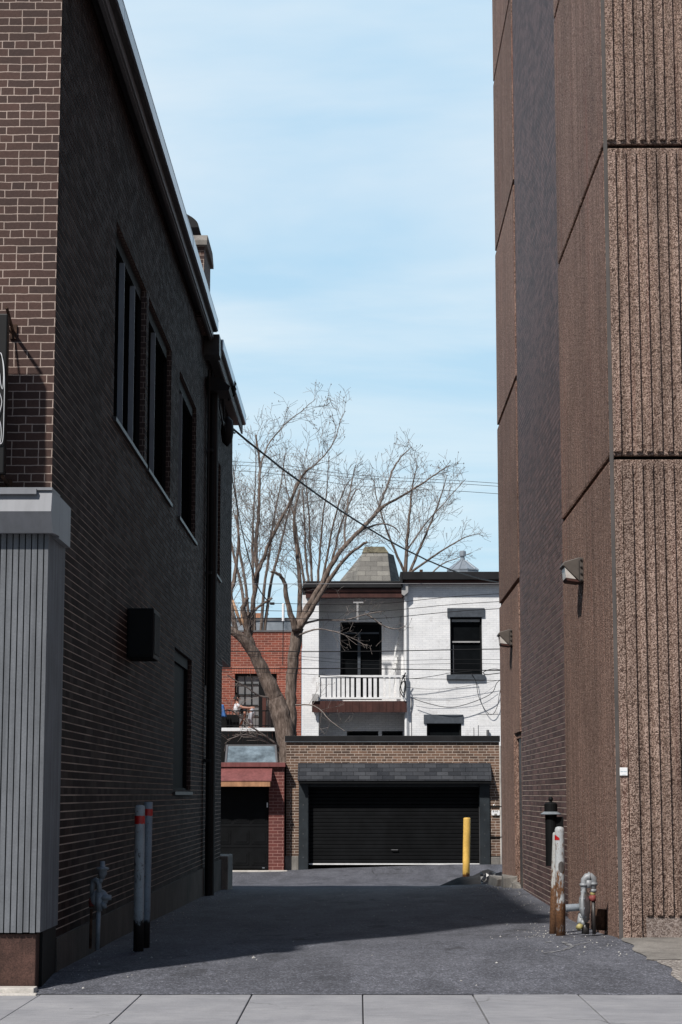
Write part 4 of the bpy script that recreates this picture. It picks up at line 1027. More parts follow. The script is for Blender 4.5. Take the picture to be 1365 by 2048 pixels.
m = MB(); wall_holes(m, xL0, xR0 + 0.3, -0.3, Z(1412, YRc), YRc, YRc + 0.2, [lw1, lw2]); m.build('porch_wall', M['brick_grey_paint'], WH)
m = MB(); m.box((xL0, YRc + 0.25, -0.3), (xEnd, YRc + 0.35, ztop)); m.build('interior_dark', M['core'], WH)
m = MB(); m.box((xL0, YH + 0.1, ztopL), (xR0, YH + 9, Z(1166))); m.box((xR0 - 0.05, YH + 0.05, ztop), (xEnd, YH + 9, Z(1150))); m.build('roof', M['roof_black'], WH)
# cornices
m = MB(); m.box((X(806), YH - 0.45, Z(1159, YH-.45)), (xEnd, YH + 0.1, Z(1143.5, YH-.45))); m.box((X(606), YH - 0.35, Z(1175, YH-.35)), (X(806) - 0.002, YH + 0.1, Z(1162, YH-.35)))
m.prism([(X(801), Z(1170)), (X(801), Z(1143.5, YH-.45)), (X(806) - 0.002, Z(1143.5, YH-.45)), (X(806) - 0.002, Z(1170))], 1, YH - 0.45, YH + 1.5)
m.build('cornice', M['roof_black'], WH, bevel=0.01)
m = MB(); m.box((X(808), YH - 0.30, Z(1167, YH-.3)), (xEnd, YH - 0.002, Z(1159, YH-.45) - 0.002)); m.box((X(612), YH - 0.2, Z(1195, YH-.2)), (X(806) - 0.004, YH + 0.08, Z(1175, YH-.35) - 0.002))
m.box((X(612), YH - 0.26, Z(1183, YH-.2)), (X(806) - 0.004, YH - 0.201, Z(1177, YH-.35)))
m.build('frieze', M['brown_wood'], WH)
m = MB(); m.prism([(X(804), Z(1190)), (X(809), Z(1193)), (X(817), Z(1186)), (X(817), Z(1168)), (X(804), Z(1168))], 1, YH - 0.28, YH - 0.003); m.build('cornice_return', M['grey_paint'], WH)
# lintels, sills, windows
for a in ((895, 1216, 970, 1234), (848, 1429, 927, 1447)): bx3(MB(), *a, YH - 0.06, YH + 0.1).build('lintel', M['lintel'], WH, bevel=0.01)
m = MB(); bx3(m, 894, 1349, 971, 1360, YH - 0.10, YH + 0.15); m.build('sill', M['lintel'], WH, bevel=0.01)
def sash(h, y, name, mid=True, t=0.07):
    m = MB(); x0, x1, z0, z1 = h
    m.box((x0, y, z0), (x0 + t, y + 0.08, z1)); m.box((x1 - t, y, z0), (x1, y + 0.08, z1)); m.box((x0 + t, y, z0), (x1 - t, y + 0.08, z0 + t)); m.box((x0 + t, y, z1 - t), (x1 - t, y + 0.08, z1))
    o = m.build(name, M['black_paint'], WH)
    m = MB(); m.box((x0 + .01, y + 0.05, z0 + .01), (x1 - .01, y + 0.07, z1 - .01)); m.build('pane', M['glass_dull'], o)
    if mid:
        m = MB(); zm = (z0 + z1) / 2 + 0.15; m.box((x0 + t, y - 0.02, zm - 0.025), (x1 - t, y + 0.045, zm + 0.025)); m.build('sash_bar', M['grey_paint'], o)
        m = MB(); m.box((x0 + t, y + 0.01, z1 - t - 0.09), (x1 - t, y + 0.045, z1 - t - 0.005)); m.build('blind', M['grey_paint'], o)
        m = MB(); m.box((x0 + t + .02, y + .03, z0 + t), (x0 + t + 0.06, y + 0.045, zm - 0.1)); m.build('curtain_edge', M['gutter_grey'], o)
    return o
sash(wn, YH + 0.15, 'window'); sash(wl, YH + 0.12, 'window', False)
o = sash(bw, YRc + 0.08, 'balcony_window', False, 0.09)
m = MB(); xm = (bw[0] + bw[1]) / 2; m.box((xm - 0.12, YRc + 0.06, bw[2]), (xm - 0.02, YRc + 0.125, bw[3] - 0.4)); m.box((bw[0] + .1, YRc + 0.07, bw[3] - 0.42), (bw[1] - .1, YRc + .125, bw[3] - 0.36)); m.build('centre_post', M['lintel'], o)
sash(lw1, YRc + 0.1, 'porch_window', False); sash(lw2, YRc + 0.1, 'porch_window', False)
# balcony: floor, fascia, railing
zf0, zf1 = Z(1424, YH - .25), Z(1402, YH - .25)
m = MB(); m.box((X(625), YH - 0.25, zf0), (X(812), YH - 0.19, zf1)); m.box((X(625), YH - 0.188, zf0 + 0.1), (X(812), YRc - 0.002, zf1 - 0.01))
x = X(625)
while x < X(812) - 0.2:
    m.box((x, YH - 0.262, zf0 - 0.01), (x + 0.225, YH - 0.251, zf1 - 0.02)); x += 0.235
bf = m.build('balcony_floor', M['brown_wood'], WH)
m = MB(); zr0, zr1 = Z(1398, YH - .2), Z(1351, YH - .2)
m.box((X(638), YH - 0.24, zr1 - 0.06), (X(811), YH - 0.14, zr1 + 0.01)); m.box((X(638), YH - 0.23, zr0), (X(811), YH - 0.15, zr0 + 0.06)); m.box((X(638), YH - 0.24, zf1), (X(641), YH - 0.15, zr1)); m.box((X(807), YH - 0.24, zf1), (X(812), YH - 0.15, zr1 + .08))
rl = m.build('railing', M['white_paint'], WH)
k = 0; px = 643.0
while px < 806:
    wdt = 9.0 if px < 660 else (6.5 if R.random() < 0.6 else 8.5)
    m = MB(); m.box((X(px), YH - 0.21, zr0 + 0.05), (X(px + wdt), YH - 0.18, zr1 - 0.05)); m.build('baluster', M['white_paint'], rl); px += wdt + (2.4 if px < 684 else R.uniform(3.2, 5.5))
m = MB(); bx3(m, 625, 1388, 637, 1402, YH - 0.35, YH - 0.05); m.build('balcony_post_base', M['grey_paint'], WH)
# downspout in the corner, old pipe and patches on the wall
m = MB(); m.tube([(X(812), YH - 0.06, Z(1192)), (X(812), YH - 0.06, -0.3)], 0.055, 8); m.tube([(X(816), YH - 0.03, Z(1168)), (X(816.5), YH - 0.03, -0.3)], 0.018, 6); m.build('downspout', M['white_paint'], WH)
m = MB(); m.tube([(X(974), YH - 0.1, Z(1480)), (X(974), YH - 0.1, Z(1460))], 0.05, 8); m.build('vent_stub', M['gutter_grey'], WH)
m = MB(); m.box((X(822), YH - .012, Z(1480)), (X(823.2), YH - .001, Z(1395))); m.box((X(946), YH - .012, Z(1475)), (X(947), YH - .001, Z(1455))); m.box((X(955), YH - .012, Z(1475)), (X(956), YH - .001, Z(1450)))
m.box((X(955), YH - .008, Z(1429)), (X(1000), YH - .001, Z(1428.3))); m.build('wall_cable', M['gutter_grey'], WH)
m = MB(); bx3(m, 958, 1430, 1010, 1452, YH - 0.006, YH - 0.001); m.build('patched_paint', M['white_paint'], WH)
# slate turret roof
YT = 71.5
t0 = at(706, 1164, YT); t1 = at(784, 1164, YT); u0 = at(727, 1100, YT); u1 = at(776, 1100, YT); tz = at(750, 1088, YT).z
xs_, xe_ = at(803, 1150, YT).x, 0
m = MB(); dpt = 3.2
bl, brt, btl, btr = Vector((t0.x - 1.0, YT + 2.4, t0.z)), Vector((at(803, 1163, YT).x + .15, YT + 2.4, t0.z)), Vector((u0.x, YT + 1.6, u0.z)), Vector((u1.x + 0.25, YT + 1.6, u0.z))
m.add([Vector((t0.x, YT, t0.z - .3)), Vector((t1.x, YT, t0.z - .3)), Vector((u1.x, YT + 0.8, u0.z)), Vector((u0.x, YT + 0.8, u0.z)), bl - Vector((0,0,.3)), brt - Vector((0,0,.3)), btr, btl],
      [(0,1,2,3), (1,5,6,2), (4,0,3,7), (5,4,7,6), (3,2,6,7)])
tr = m.build('turret_roof', M['slate'], WH)
m = MB(); m.prism([(u0.x - 0.04, u0.z), (u1.x + 0.04, u0.z), (u1.x - 0.12, tz), (u0.x + 0.06, tz)], 1, YT + 0.76, YT + 1.7); 
M['lichen'] = plain('lichen stained ridge cap', (0.25,0.225,0.155), 0.85, 0.4, 5.0, speck=0.4)
m.build('ridge_cap', M['lichen'], tr)
# zinc roof ventilator
YV = 73.0; c = at(926, 1142, YV); t = thing('roof_ventilator', 'pale zinc cone ventilator showing above the white house roofline', 'ventilator', c)
s_ = F / math.cos(TILT) / YV
m = MB(); m.lathe((c.x, YV, at(926, 1150, YV).z), (0, 0, 1), [(32/s_, -0.6), (32/s_, 0.12), (33/s_, 0.14), (33/s_, 0.18), (6/s_, at(926, 1121, YV).z - at(926, 1150, YV).z), (5/s_, 0.55 + 0.0), (5/s_, at(926, 1116, YV).z - at(926, 1150, YV).z)], 12); m.build('cone', M['zinc'], t)
m = MB(); z0 = at(926, 1116, YV).z; m.lathe((c.x, YV, z0), (0, 0, 1), [(4/s_, -0.05), (4/s_, 0.06), (7/s_, 0.07), (7/s_, 0.24), (5.5/s_, 0.27), (0.01, 0.28)], 14); m.build('cowl', M['zinc'], t)
m = MB()
for k in range(12):
    an = 2 * math.pi * (k + .5) / 12; d = Vector((math.cos(an), math.sin(an), 0)); zb_ = at(926, 1150, YV).z
    m.tube([Vector((c.x, YV, zb_ + 0.19)) + d * 33/s_, Vector((c.x, YV, at(926, 1121, YV).z + .01)) + d * 6.2/s_], 0.018, 4)
m.build('seams', M['zinc'], t)
m = MB(); q = at(843, 1140, 73); m.box((q.x - .06, 73, q.z - 1), (q.x + .06, 73.2, q.z + 0.02)); o = m.build('flue_pipe', M['rust'], None, bevel=0.01); tag(o, 'small rusty flue pipe behind the white house roof edge', 'flue')
# ladder leaning in the balcony corner
t = thing('ladder', 'aluminium ladder leaning in the balcony corner of the white house', 'ladder', at(790, 1400, YH + .9))
m = MB(); a0, a1 = at(783, 1352, YH + .8), at(803, 1226, YH + 1.3); b0, b1 = at(791, 1352, YH + 1.1), at(808, 1226, YH + 1.6)
e0 = (a1 - a0).normalized() * 0.8
m.tube([a0 - e0, a1], 0.035, 4); m.build('rail', M['aluminium'], t); m = MB(); m.tube([b0 - e0, b1], 0.035, 4); m.build('rail', M['aluminium'], t)
for k in range(11): f = k / 10; m = MB(); m.tube([a0.lerp(a1, f), b0.lerp(b1, f)], 0.016, 5); m.build('rung', M['aluminium'], t)
# clothesline pulley bracket under the beam
t = thing('clothesline_bracket', 'white clothesline bracket hanging before the dark balcony recess', 'bracket', at(716, 1205, YH - .3))
m = MB(); bx3(m, 713.5, 1206, 717.5, 1240, YH - 0.32, YH - 0.26); m.build('arm', M['grey_paint'], t)
m = MB(); bx3(m, 707, 1203.5, 727, 1206, YH - 0.33, YH - 0.25); m.build('crossbar', M['grey_paint'], t)
m = MB(); q = at(735, 1224, YH - .3); m.box((q.x - 0.08, YH - 0.36, q.z - 0.02), (q.x + 0.08, YH - 0.28, q.z + 0.03)); m.build('pulley', M['flashing'], t)
q = at(715, 1186, YH - .3)

# ------------------------------------------------------------------ red brick house, its deck and people
YD = 70.0
RH = thing('red_brick_house', 'low red brick house behind the tree trunk with grilled window', 'house', at(500, 1600, YD) + Vector((0, 4, 0)))
hz = at(500, 1264, YD).z; x0, x1 = at(300, 1300, YD).x, at(604, 1300, YD).x
wd = (at(470, 1380, YD).x, at(554, 1380, YD).x, at(500, 1458, YD).z, at(500, 1347, YD).z)
m = MB(); wall_holes(m, x0, x1, -0.3, hz, YD, YD + 0.3, [wd]); m.build('front_wall', M['brick_red'], RH)
m = MB(); m.box((x0, YD - 0.04, hz), (x1, YD + 8, hz + 0.06)); m.build('roof', M['gutter_grey'], RH)
M['soldier'] = brick('soldier course brick', (0.34,0.10,0.06), (0.24,0.07,0.05), (0.50,0.30,0.24), pitch=0.25, width=0.085, ms=0.006, bump=0.5); 
m = MB(); m.box((wd[0] - 0.1, YD - 0.012, wd[3] + 0.001), (wd[1] + 0.1, YD - 0.001, wd[3] + 0.24)); m.build('arch_course', M['soldier'], RH)
m = MB(); m.box((wd[0], YD + 0.12, wd[2]), (wd[0] + .09, YD + 0.25, wd[3])); xm = at(521, 1380, YD).x; m.box((xm - 0.06, YD + 0.1, wd[2]), (xm + 0.16, YD + .25, wd[3])); m.box((wd[1] - .2, YD + .1, wd[2]), (wd[1], YD + .25, wd[3])); m.box((wd[0] + .09, YD + .12, wd[3] - .08), (xm - .06, YD + .25, wd[3]))
wf = m.build('window', M['black_paint'], RH)
m = MB(); m.box((wd[0] + .05, YD + 0.2, wd[2]), (wd[1], YD + 0.24, wd[3] - 0.02)); 
M['curtain'] = plain('pale curtained glass', (0.17,0.175,0.18), 0.35, 0.25, 1.5, spec=0.4); m.build('pane', M['curtain'], wf)
m = MB()
for k in range(1, 5): z = wd[2] + 0.1 + (wd[3] - wd[2] - .1) * k / 5; m.box((wd[0] + .1, YD + 0.15, z - 0.018), (xm - .08, YD + 0.17, z + 0.018))
for k in range(1, 3): x = wd[0] + .1 + (xm - wd[0] - .18) * k / 3; m.box((x - .014, YD + .152, wd[2]), (x + .014, YD + .168, wd[3] - .1))
m.build('grille', M['black_paint'], wf)
m = MB(); px = at(529, 1420, YD - .1); m.box((px.x - 0.07, YD - 0.12, at(500, 1456, YD).z), (px.x + 0.06, YD - 0.02, at(500, 1395, YD).z)); m.build('door_post', M['brown_wood'], RH)
# deck
YK = 66.0
DK = thing('deck', 'raised deck with white edge board and black bar railing before the red house', 'deck', at(500, 1600, YK))
zk0, zk1 = at(500, 1462, YK).z, at(500, 1455.5, YK).z
m = MB(); m.box((at(300, 1458, YK).x, YK, zk0), (at(578, 1458, YK).x, YK + 0.06, zk1)); m.build('edge_board', M['white_paint'], DK)
m = MB(); m.box((at(300, 1458, YK).x, YK + 0.062, zk0 + 0.02), (at(578, 1458, YK).x, YD - 0.13, zk1 - 0.01)); m.build('floor', M['raw_wood'], DK)
zr = at(500, 1421, YK).z; xa, xb = at(440, 1440, YK).x, at(541, 1440, YK).x
m = MB(); m.box((xa, YK + 0.02, zr - 0.03), (xb, YK + 0.06, zr + 0.01)); m.box((xa, YK + 0.02, zk1 + 0.06), (xb, YK + 0.06, zk1 + 0.09)); k = 0
while xa + 0.11 * k < xb: m.box((xa + 0.11 * k - .008, YK + 0.03, zk1 + .001), (xa + 0.11 * k + .008, YK + 0.05, zr - .031)); k += 1
m.build('railing', M['black_paint'], DK)
for px in (450, 505, 572): m = MB(); m.box((at(px, 1480, YK).x - .06, YK + .1, -.3), (at(px, 1480, YK).x + .06, YK + .22, zk0 + .019)); m.build('post', M['black_paint'], DK)
m = MB(); m.box((at(452, 1440, YK+.3).x - 0.4, YK + 0.35, zk1), (at(478, 1440, YK+.3).x, YK + 0.5, at(500, 1428, YK).z)); o = m.build('planter_box', M['black_paint'], None, bevel=0.02); tag(o, 'black planter box on the deck behind the railing bars', 'planter')
# dark board fence below the deck
m = MB(); xx = at(300, 1500, 58).x; zt_ = at(500, 1463, 58).z
while xx < at(590, 1500, 58).x: m.box((xx, 58 + R.uniform(0, .008), -0.3), (xx + 0.14, 58.03, zt_ + R.uniform(-.01, .01))); xx += 0.145
tag(m.build('board_fence', M['black_paint']), 'dark board fence below the deck behind the skylight', 'fence')
# people
def skin_mesh(name, verts, edges, mat, parent, root=0, sub=2):
    bm = bmesh.new(); lay = bm.verts.layers.skin.verify(); org = ORG[parent.name]; vs = []
    for i, (p, r) in enumerate(verts):
        v = bm.verts.new(Vector(p) - org); v[lay].radius = (r, r); v[lay].use_root = (i == root); vs.append(v)
    for a, b in edges: bm.edges.new((vs[a], vs[b]))
    me = bpy.data.meshes.new(name); bm.to_mesh(me); bm.free(); me.materials.append(mat)
    o = bpy.data.objects.new(name, me); COL.objects.link(o); o.parent = parent; ORG[o.name] = org
    s1 = o.modifiers.new('skin', 'SKIN'); s1.use_smooth_shade = True; s2 = o.modifiers.new('sub', 'SUBSURF'); s2.levels = sub; s2.render_levels = sub
    return o
def person(label, j, top, trousers, hairm, base, sleeves=True):
    t = thing('person', label, 'person', base)
    V = [(j['hip'], .12), (j['waist'], .12), (j['chest'], .135), (j['neck'], .055), (j['head0'], .065), (j['head'], .088), (j['crown'], .06)]
    E = [(0,1),(1,2),(2,3),(3,4),(4,5),(5,6)]
    for sd in ('l', 'r'):
        n = len(V); V += [(j[sd+'sh'], .055), (j[sd+'el'], .042), (j[sd+'wr'], .030), (j[sd+'hd'], .036)]; E += [(2,n),(n,n+1),(n+1,n+2),(n+2,n+3)]
        # fingers and thumb
        hd = Vector(j[sd+'hd']); d = (hd - Vector(j[sd+'wr'])).normalized(); sdv = d.orthogonal().normalized()
        for q, (o_, L) in enumerate(((-.03, .07), (-.01, .085), (.01, .08), (.03, .062))):
            k = len(V); V += [(hd + d*0.03 + sdv*o_, .009), (hd + d*(0.03 + L) + sdv*o_*1.2 + Vector((0,0,-.015)), .008)]; E += [(n+3,k),(k,k+1)]
        k = len(V); V += [(hd + sdv*.045 + d*.02, .010)]; E += [(n+3,k)]
        n2 = len(V); V += [(j[sd+'hp'], .085), (j[sd+'kn'], .06), (j[sd+'an'], .04), (j[sd+'to'], .038)]; E += [(0,n2),(n2,n2+1),(n2+1,n2+2),(n2+2,n2+3)]
    skin_mesh('body', V, E, M['skin'], t)
    skin_mesh('shirt', [(j['waist'], .14), (j['chest'], .155), (j['neck'] * 0.6 + j['chest'] * 0.4, .10), (j['lsh'], .075), (j['lel'] * .6 + j['lsh'] * .4, .06), (j['rsh'], .075), (j['rel'] * .6 + j['rsh'] * .4, .06)], [(0,1),(1,2),(1,3),(3,4),(1,5),(5,6)], top, t)
    skin_mesh('trousers', [(j['waist'] * .3 + j['hip'] * .7, .14), (j['hip'], .15), (j['lhp'], .105), (j['lkn'], .078), (j['lan'] + Vector((0,0,.05)), .06), (j['rhp'], .105), (j['rkn'], .078), (j['ran'] + Vector((0,0,.05)), .06)], [(0,1),(1,2),(2,3),(3,4),(1,5),(5,6),(6,7)], trousers, t, 1)
    up = (j['crown'] - j['head']).normalized()
    skin_mesh('hair', [(j['head'] + up*.035 + j['back']*.03, .092), (j['crown'] + up*.01, .07), (j['head'] - up*.03 + j['back']*.06, .06)], [(0,1),(0,2)], hairm, t)
    fc = -Vector(j['back']); c_ = Vector(j['head']); sdv = up.cross(fc).normalized()
    m = MB()
    for s_ in (-1, 1): m.lathe(c_ + fc*.082 + sdv*.03*s_, fc, [(.012, 0), (.010, .006), (.002, .01)], 8)
    m.build('eyes', M['ink'], t)
    m = MB(); m.tube([c_ + fc*.08 + up*.005, c_ + fc*.108 - up*.03, c_ + fc*.085 - up*.036], [.008, .014, .01], 6); 
    for s_ in (-1, 1): m.tube([c_ + sdv*.085*s_ + up*.025, c_ + sdv*.098*s_, c_ + sdv*.085*s_ - up*.03], [.01, .014, .009], 6)
    m.tube([c_ + fc*.083 - up*.055 - sdv*.022, c_ + fc*.090 - up*.058, c_ + fc*.083 - up*.055 + sdv*.022], .006, 6)
    m.build('face_details', M['skin'], t)
    return t
zd_ = zk1; YP = 67.2
hd = at(475, 1396.5, YP); s0 = hd.x
def v(x, y, z): return Vector((x, y, z))
zt_ = hd.z
J = dict(hip=v(s0 - .02, YP, zt_ - .72), waist=v(s0 - .02, YP, zt_ - .58), chest=v(s0, YP, zt_ - .34), neck=v(s0, YP, zt_ - .17), head0=v(s0, YP, zt_ - .10), head=v(s0 + .01, YP, zt_), crown=v(s0 + .01, YP, zt_ + .08),
    lsh=v(s0 + .03, YP - .17, zt_ - .24), lel=v(s0 + .22, YP - .22, zt_ - .33), lwr=v(s0 + .44, YP - .22, zt_ - .34), lhd=v(s0 + .51, YP - .22, zt_ - .33),
    rsh=v(s0 - .05, YP + .17, zt_ - .24), rel=v(s0 - .06, YP + .22, zt_ - .5), rwr=v(s0 + .10, YP + .15, zt_ - .66), rhd=v(s0 + .16, YP + .12, zt_ - .68),
    lhp=v(s0 - .02, YP - .09, zt_ - .76), lkn=v(s0 + .0, YP - .10, zt_ - 1.12), lan=v(s0 - .02, YP - .10, zd_ + .07), lto=v(s0 + .14, YP - .11, zd_ + .04),
    rhp=v(s0 - .02, YP + .09, zt_ - .76), rkn=v(s0 + .02, YP + .10, zt_ - 1.12), ran=v(s0 - .02, YP + .10, zd_ + .07), rto=v(s0 + .14, YP + .11, zd_ + .04), back=v(-1, 0, 0))
zk_ = min(J['lkn'].z, (J['lhp'].z + J['lan'].z) / 2)
for a in 'lr': J[a+'kn'].z = (J[a+'hp'].z + J[a+'an'].z) / 2
person('dark haired person in light top reaching an arm across the deck', J, M['cloth_white'], M['cloth_dark'], M['hair'], v(s0, YP, zd_))
hp = at(503, 1421, YP + .2); hx, hz_ = hp.x, hp.z - .02; YQ = YP + .3
sh = at(493, 1413, YQ)
J = dict(hip=v(hx, YQ, hz_), waist=v(hx - .12, YQ, hz_ + .07), chest=v(sh.x + .05, YQ, sh.z - .02), neck=v(sh.x - .08, YQ, sh.z - .06), head0=v(sh.x - .12, YQ, sh.z - .10), head=v(sh.x - .17, YQ, sh.z - .17), crown=v(sh.x - .21, YQ, sh.z - .24),
    lsh=v(sh.x - .02, YQ - .17, sh.z - .04), lel=v(sh.x - .05, YQ - .2, sh.z - .30), lwr=v(sh.x - .12, YQ - .15, sh.z - .48), lhd=v(sh.x - .15, YQ - .13, sh.z - .54),
    rsh=v(sh.x - .02, YQ + .17, sh.z - .04), rel=v(sh.x - .05, YQ + .2, sh.z - .30), rwr=v(sh.x - .12, YQ + .15, sh.z - .48), rhd=v(sh.x - .15, YQ + .13, sh.z - .54),
    lhp=v(hx + .02, YQ - .1, hz_ - .05), lkn=v(hx - .05, YQ - .11, (hz_ + zd_) / 2), lan=v(hx + .04, YQ - .11, zd_ + .07), lto=v(hx - .12, YQ - .11, zd_ + .04),
    rhp=v(hx + .02, YQ + .1, hz_ - .05), rkn=v(hx - .05, YQ + .11, (hz_ + zd_) / 2), ran=v(hx + .04, YQ + .11, zd_ + .07), rto=v(hx - .12, YQ + .11, zd_ + .04), back=v(.55, 0, .83))
person('person in dark top and pale grey trousers bending over on the deck', J, M['cloth_dark'], M['cloth_grey'], M['hair'], v(hx, YQ, zd_))
# blue cloth over the railing
m = MB(); q0 = at(444, 1409, YK - .02); q1 = at(454, 1434, YK - .02); n = 8
for j in range(n + 1):
    for i in range(n + 1):
        u = i / n; w_ = j / n
        x = q0.x - .1 + (q1.x - q0.x + .1) * u * (0.6 + 0.4 * (1 - w_)); m.v.append((x, YK - 0.03 + 0.04 * math.sin(u * 14 + w_) , q1.z + (q0.z - q1.z) * w_))
for j in range(n):
    for i in range(n): m.f.append((j*(n+1)+i, j*(n+1)+i+1, (j+1)*(n+1)+i+1, (j+1)*(n+1)+i))
o = m.build('blue_cloth', M['cloth_blue'], smooth=True); o.modifiers.new('thick', 'SOLIDIFY').thickness = 0.015
tag(o, 'blue cloth at the deck railing beside the dark wall', 'cloth')

# far building behind the red house
FB = thing('grey_building', 'pale blue grey clad building far behind the red house roof', 'building', at(480, 1300, 96))
q0, q1 = at(300, 1237, 94), at(605, 1237, 94)
m = MB(); m.box((q0.x, 94, -.3), (q1.x - 0.3, 100, q0.z)); m.build('wall', M['grey_roof'], FB)
m = MB(); q = at(513, 1238, 94); m.box((q.x - .18, 94.3, q.z - .3), (q.x + .25, 95, at(513, 1225, 94).z)); 
M['orange_brick'] = plain('orange brick', (0.42,0.20,0.12), 0.9, 0.3, 6); m.build('chimney', M['orange_brick'], FB)
m = MB(); m.box((q0.x, 93.95, q0.z - .12), (q1.x - .28, 100.05, q0.z + .03)); m.build('roof', M['gutter_grey'], FB)
# ------------------------------------------------------------------ bare trees
TR = random.Random(23)
def rnd_perp(d):
    a = Vector((TR.gauss(0,1), TR.gauss(0,1), TR.gauss(0,1))); a -= d * a.dot(d)
    return a.normalized() if a.length > 1e-6 else d.orthogonal().normalized()
class Tree:
    def __init__(s, rmin=0.005, up=0.25, dens=1.0, buds=0.0, spread=1.0, rs=1.0):
        s.rs = rs
        s.trunk = MB(); s.crown = MB(); s.rmin = rmin; s.up = up; s.dens = dens; s.buds = buds; s.spread = spread
    def put(s, pts, rs):
        r = max(rs)
        n = 10 if r > 0.12 else (7 if r > 0.05 else (5 if r > 0.018 else 3))
        (s.trunk if r > 0.055 else s.crown).tube(pts, rs, n, cap=True)
    def grow(s, p, d, L, r, lvl):
        n = max(3, min(8, int(L / 0.22))); pts = [p]; rs = [r]; q = p.copy(); dd = d.copy(); ds = [d]
        bend = rnd_perp(d) * TR.uniform(0.0, 0.10)
        for i in range(n):
            dd = (dd + rnd_perp(dd) * TR.uniform(0, 0.24) + bend + Vector((0, 0, s.up * 0.22))).normalized()
            q = q + dd * (L / n); pts.append(q.copy()); ds.append(dd.copy()); rs.append(max(s.rmin, r * (1 - 0.72 * (i + 1) / n)))
        s.put(pts, rs)
        if s.buds and lvl <= 1:
            for k in range(1 if TR.random() < s.buds else 0):
                c = pts[-1] + Vector((TR.uniform(-.01,.01), 0, TR.uniform(0,.03))); b = TR.uniform(0.012, 0.022)
                s.crown.add([c + Vector(w) * b for w in ((1,0,0),(-.5,.87,0),(-.5,-.87,0),(0,0,1.8),(0,0,-1.4))], [(0,1,3),(1,2,3),(2,0,3),(1,0,4),(2,1,4),(0,2,4)])
        if lvl <= 0: return
        s.sprout(pts, rs, ds, L, lvl)
    def sprout(s, pts, rs, ds, L, lvl, start=0.25, num=None, fac=(0.38, 0.85)):
        k = num if num is not None else max(2, int(L * (3.0 if lvl > 1 else 3.3) * s.dens * TR.uniform(0.8, 1.25)))
        for c in range(k):
            f = start + (1 - start) * (c + TR.random()) / k
            x = min(f * (len(pts) - 1), len(pts) - 1.001); i = int(x); u = x - i
            p = pts[i].lerp(pts[i+1], u); r = rs[i] * (1-u) + rs[i+1] * u
            d = ds[i]
            ang = rad(TR.uniform(24, 58)) * s.spread
            nd = (d * math.cos(ang) + rnd_perp(d) * math.sin(ang) + Vector((0, 0, s.up))).normalized()
            LL = L * TR.uniform(*fac) * (1.1 - 0.78 * f)
            s.grow(p, nd, max(0.28, LL), max(s.rmin, min(r * 0.55, 0.004 + LL * 0.0058)), lvl - 1)
    def limb(s, spec, Y, dy=0.0, lvl=3, num=None, start=0.2, L=None, sub=True):
        k = len(spec); ppm = F / math.cos(TILT) / Y
        raw = [at(px, py, Y + dy * i / max(1, k - 1)) for i, (px, py, r) in enumerate(spec)]; rr = [r / ppm * s.rs for *_, r in spec]
        pts = []; rs = []
        for i in range(k - 1):
            a0 = raw[max(i-1, 0)]; a1, a2 = raw[i], raw[i+1]; a3 = raw[min(i+2, k-1)]
            for t_ in range(4):
                u = t_ / 4
                pts.append(0.5 * ((2*a1) + (a2 - a0) * u + (2*a0 - 5*a1 + 4*a2 - a3) * u*u + (-a0 + 3*a1 - 3*a2 + a3) * u**3) + Vector((TR.uniform(-.02,.02), TR.uniform(-.02,.02), 0)))
                rs.append((rr[i] * (1-u) + rr[i+1] * u) * TR.uniform(0.95, 1.07))
        pts.append(raw[-1]); rs.append(rr[-1])
        s.put(pts, rs)
        if sub:
            ds = [(pts[min(i+1, len(pts)-1)] - pts[max(i-1, 0)]).normalized() for i in range(len(pts))]
            Lp = sum((pts[i+1] - pts[i]).length for i in range(len(pts) - 1))
            s.sprout(pts, rs, ds, L or min(Lp * 0.6, 3.2), lvl, start, num if num is not None else int(Lp * 3.0 * s.dens))
        return pts
    def done(s, name, label, base, mt, mc, group=None):
        t = thing(name, label, 'tree', base, group)
        if s.trunk.v: s.trunk.build('trunk', mt, t, smooth=True)
        s.crown.build('crown', mc, t)
        return t
YT1 = 56.0
T = Tree(0.0045, 0.09, 1.55, spread=1.2, buds=0.25, rs=0.68)
T.limb([(583, 1640, 24), (579, 1560, 23), (574, 1490, 27), (568, 1450, 31), (560, 1420, 30), (548, 1392, 25)], YT1, 0, sub=False)
T.limb([(574, 1500, 18), (580, 1450, 19), (582, 1400, 17), (584, 1350, 16), (589, 1300, 17), (597, 1255, 17)], YT1, 0.2, sub=False)
T.limb([(552, 1400, 25), (532, 1355, 21), (514, 1318, 18), (498, 1292, 16), (480, 1272, 13), (452, 1252, 11), (420, 1215, 9)], YT1, -0.6, 3, 14, 0.55)
T.limb([(507, 1305, 13), (497, 1270, 11), (491, 1240, 9), (487, 1215, 7), (496, 1195, 6)], YT1, -0.3, 2, 5, 0.5)
T.limb([(497, 1235, 6), (515, 1215, 4), (545, 1196, 3)], YT1, 0, 2, 5, 0.3)
T.limb([(500, 1270, 9), (506, 1215, 6.5), (514, 1150, 7), (512, 1100, 6), (517, 1040, 5), (519, 980, 4.5), (520, 920, 3.5), (512, 870, 2.5)], YT1, 0.5, 3, 32, 0.3)
T.limb([(509, 1160, 6.5), (524, 1125, 6), (540, 1085, 5), (560, 1045, 4.5), (583, 1000, 4), (603, 955, 3.5), (620, 935, 2)], YT1, -0.5, 3, 26, 0.3)
T.limb([(474, 1268, 7), (466, 1235, 8), (462, 1190, 7), (470, 1150, 6), (478, 1090, 4), (472, 1030, 3)], YT1, 0.3, 3, 16, 0.3)
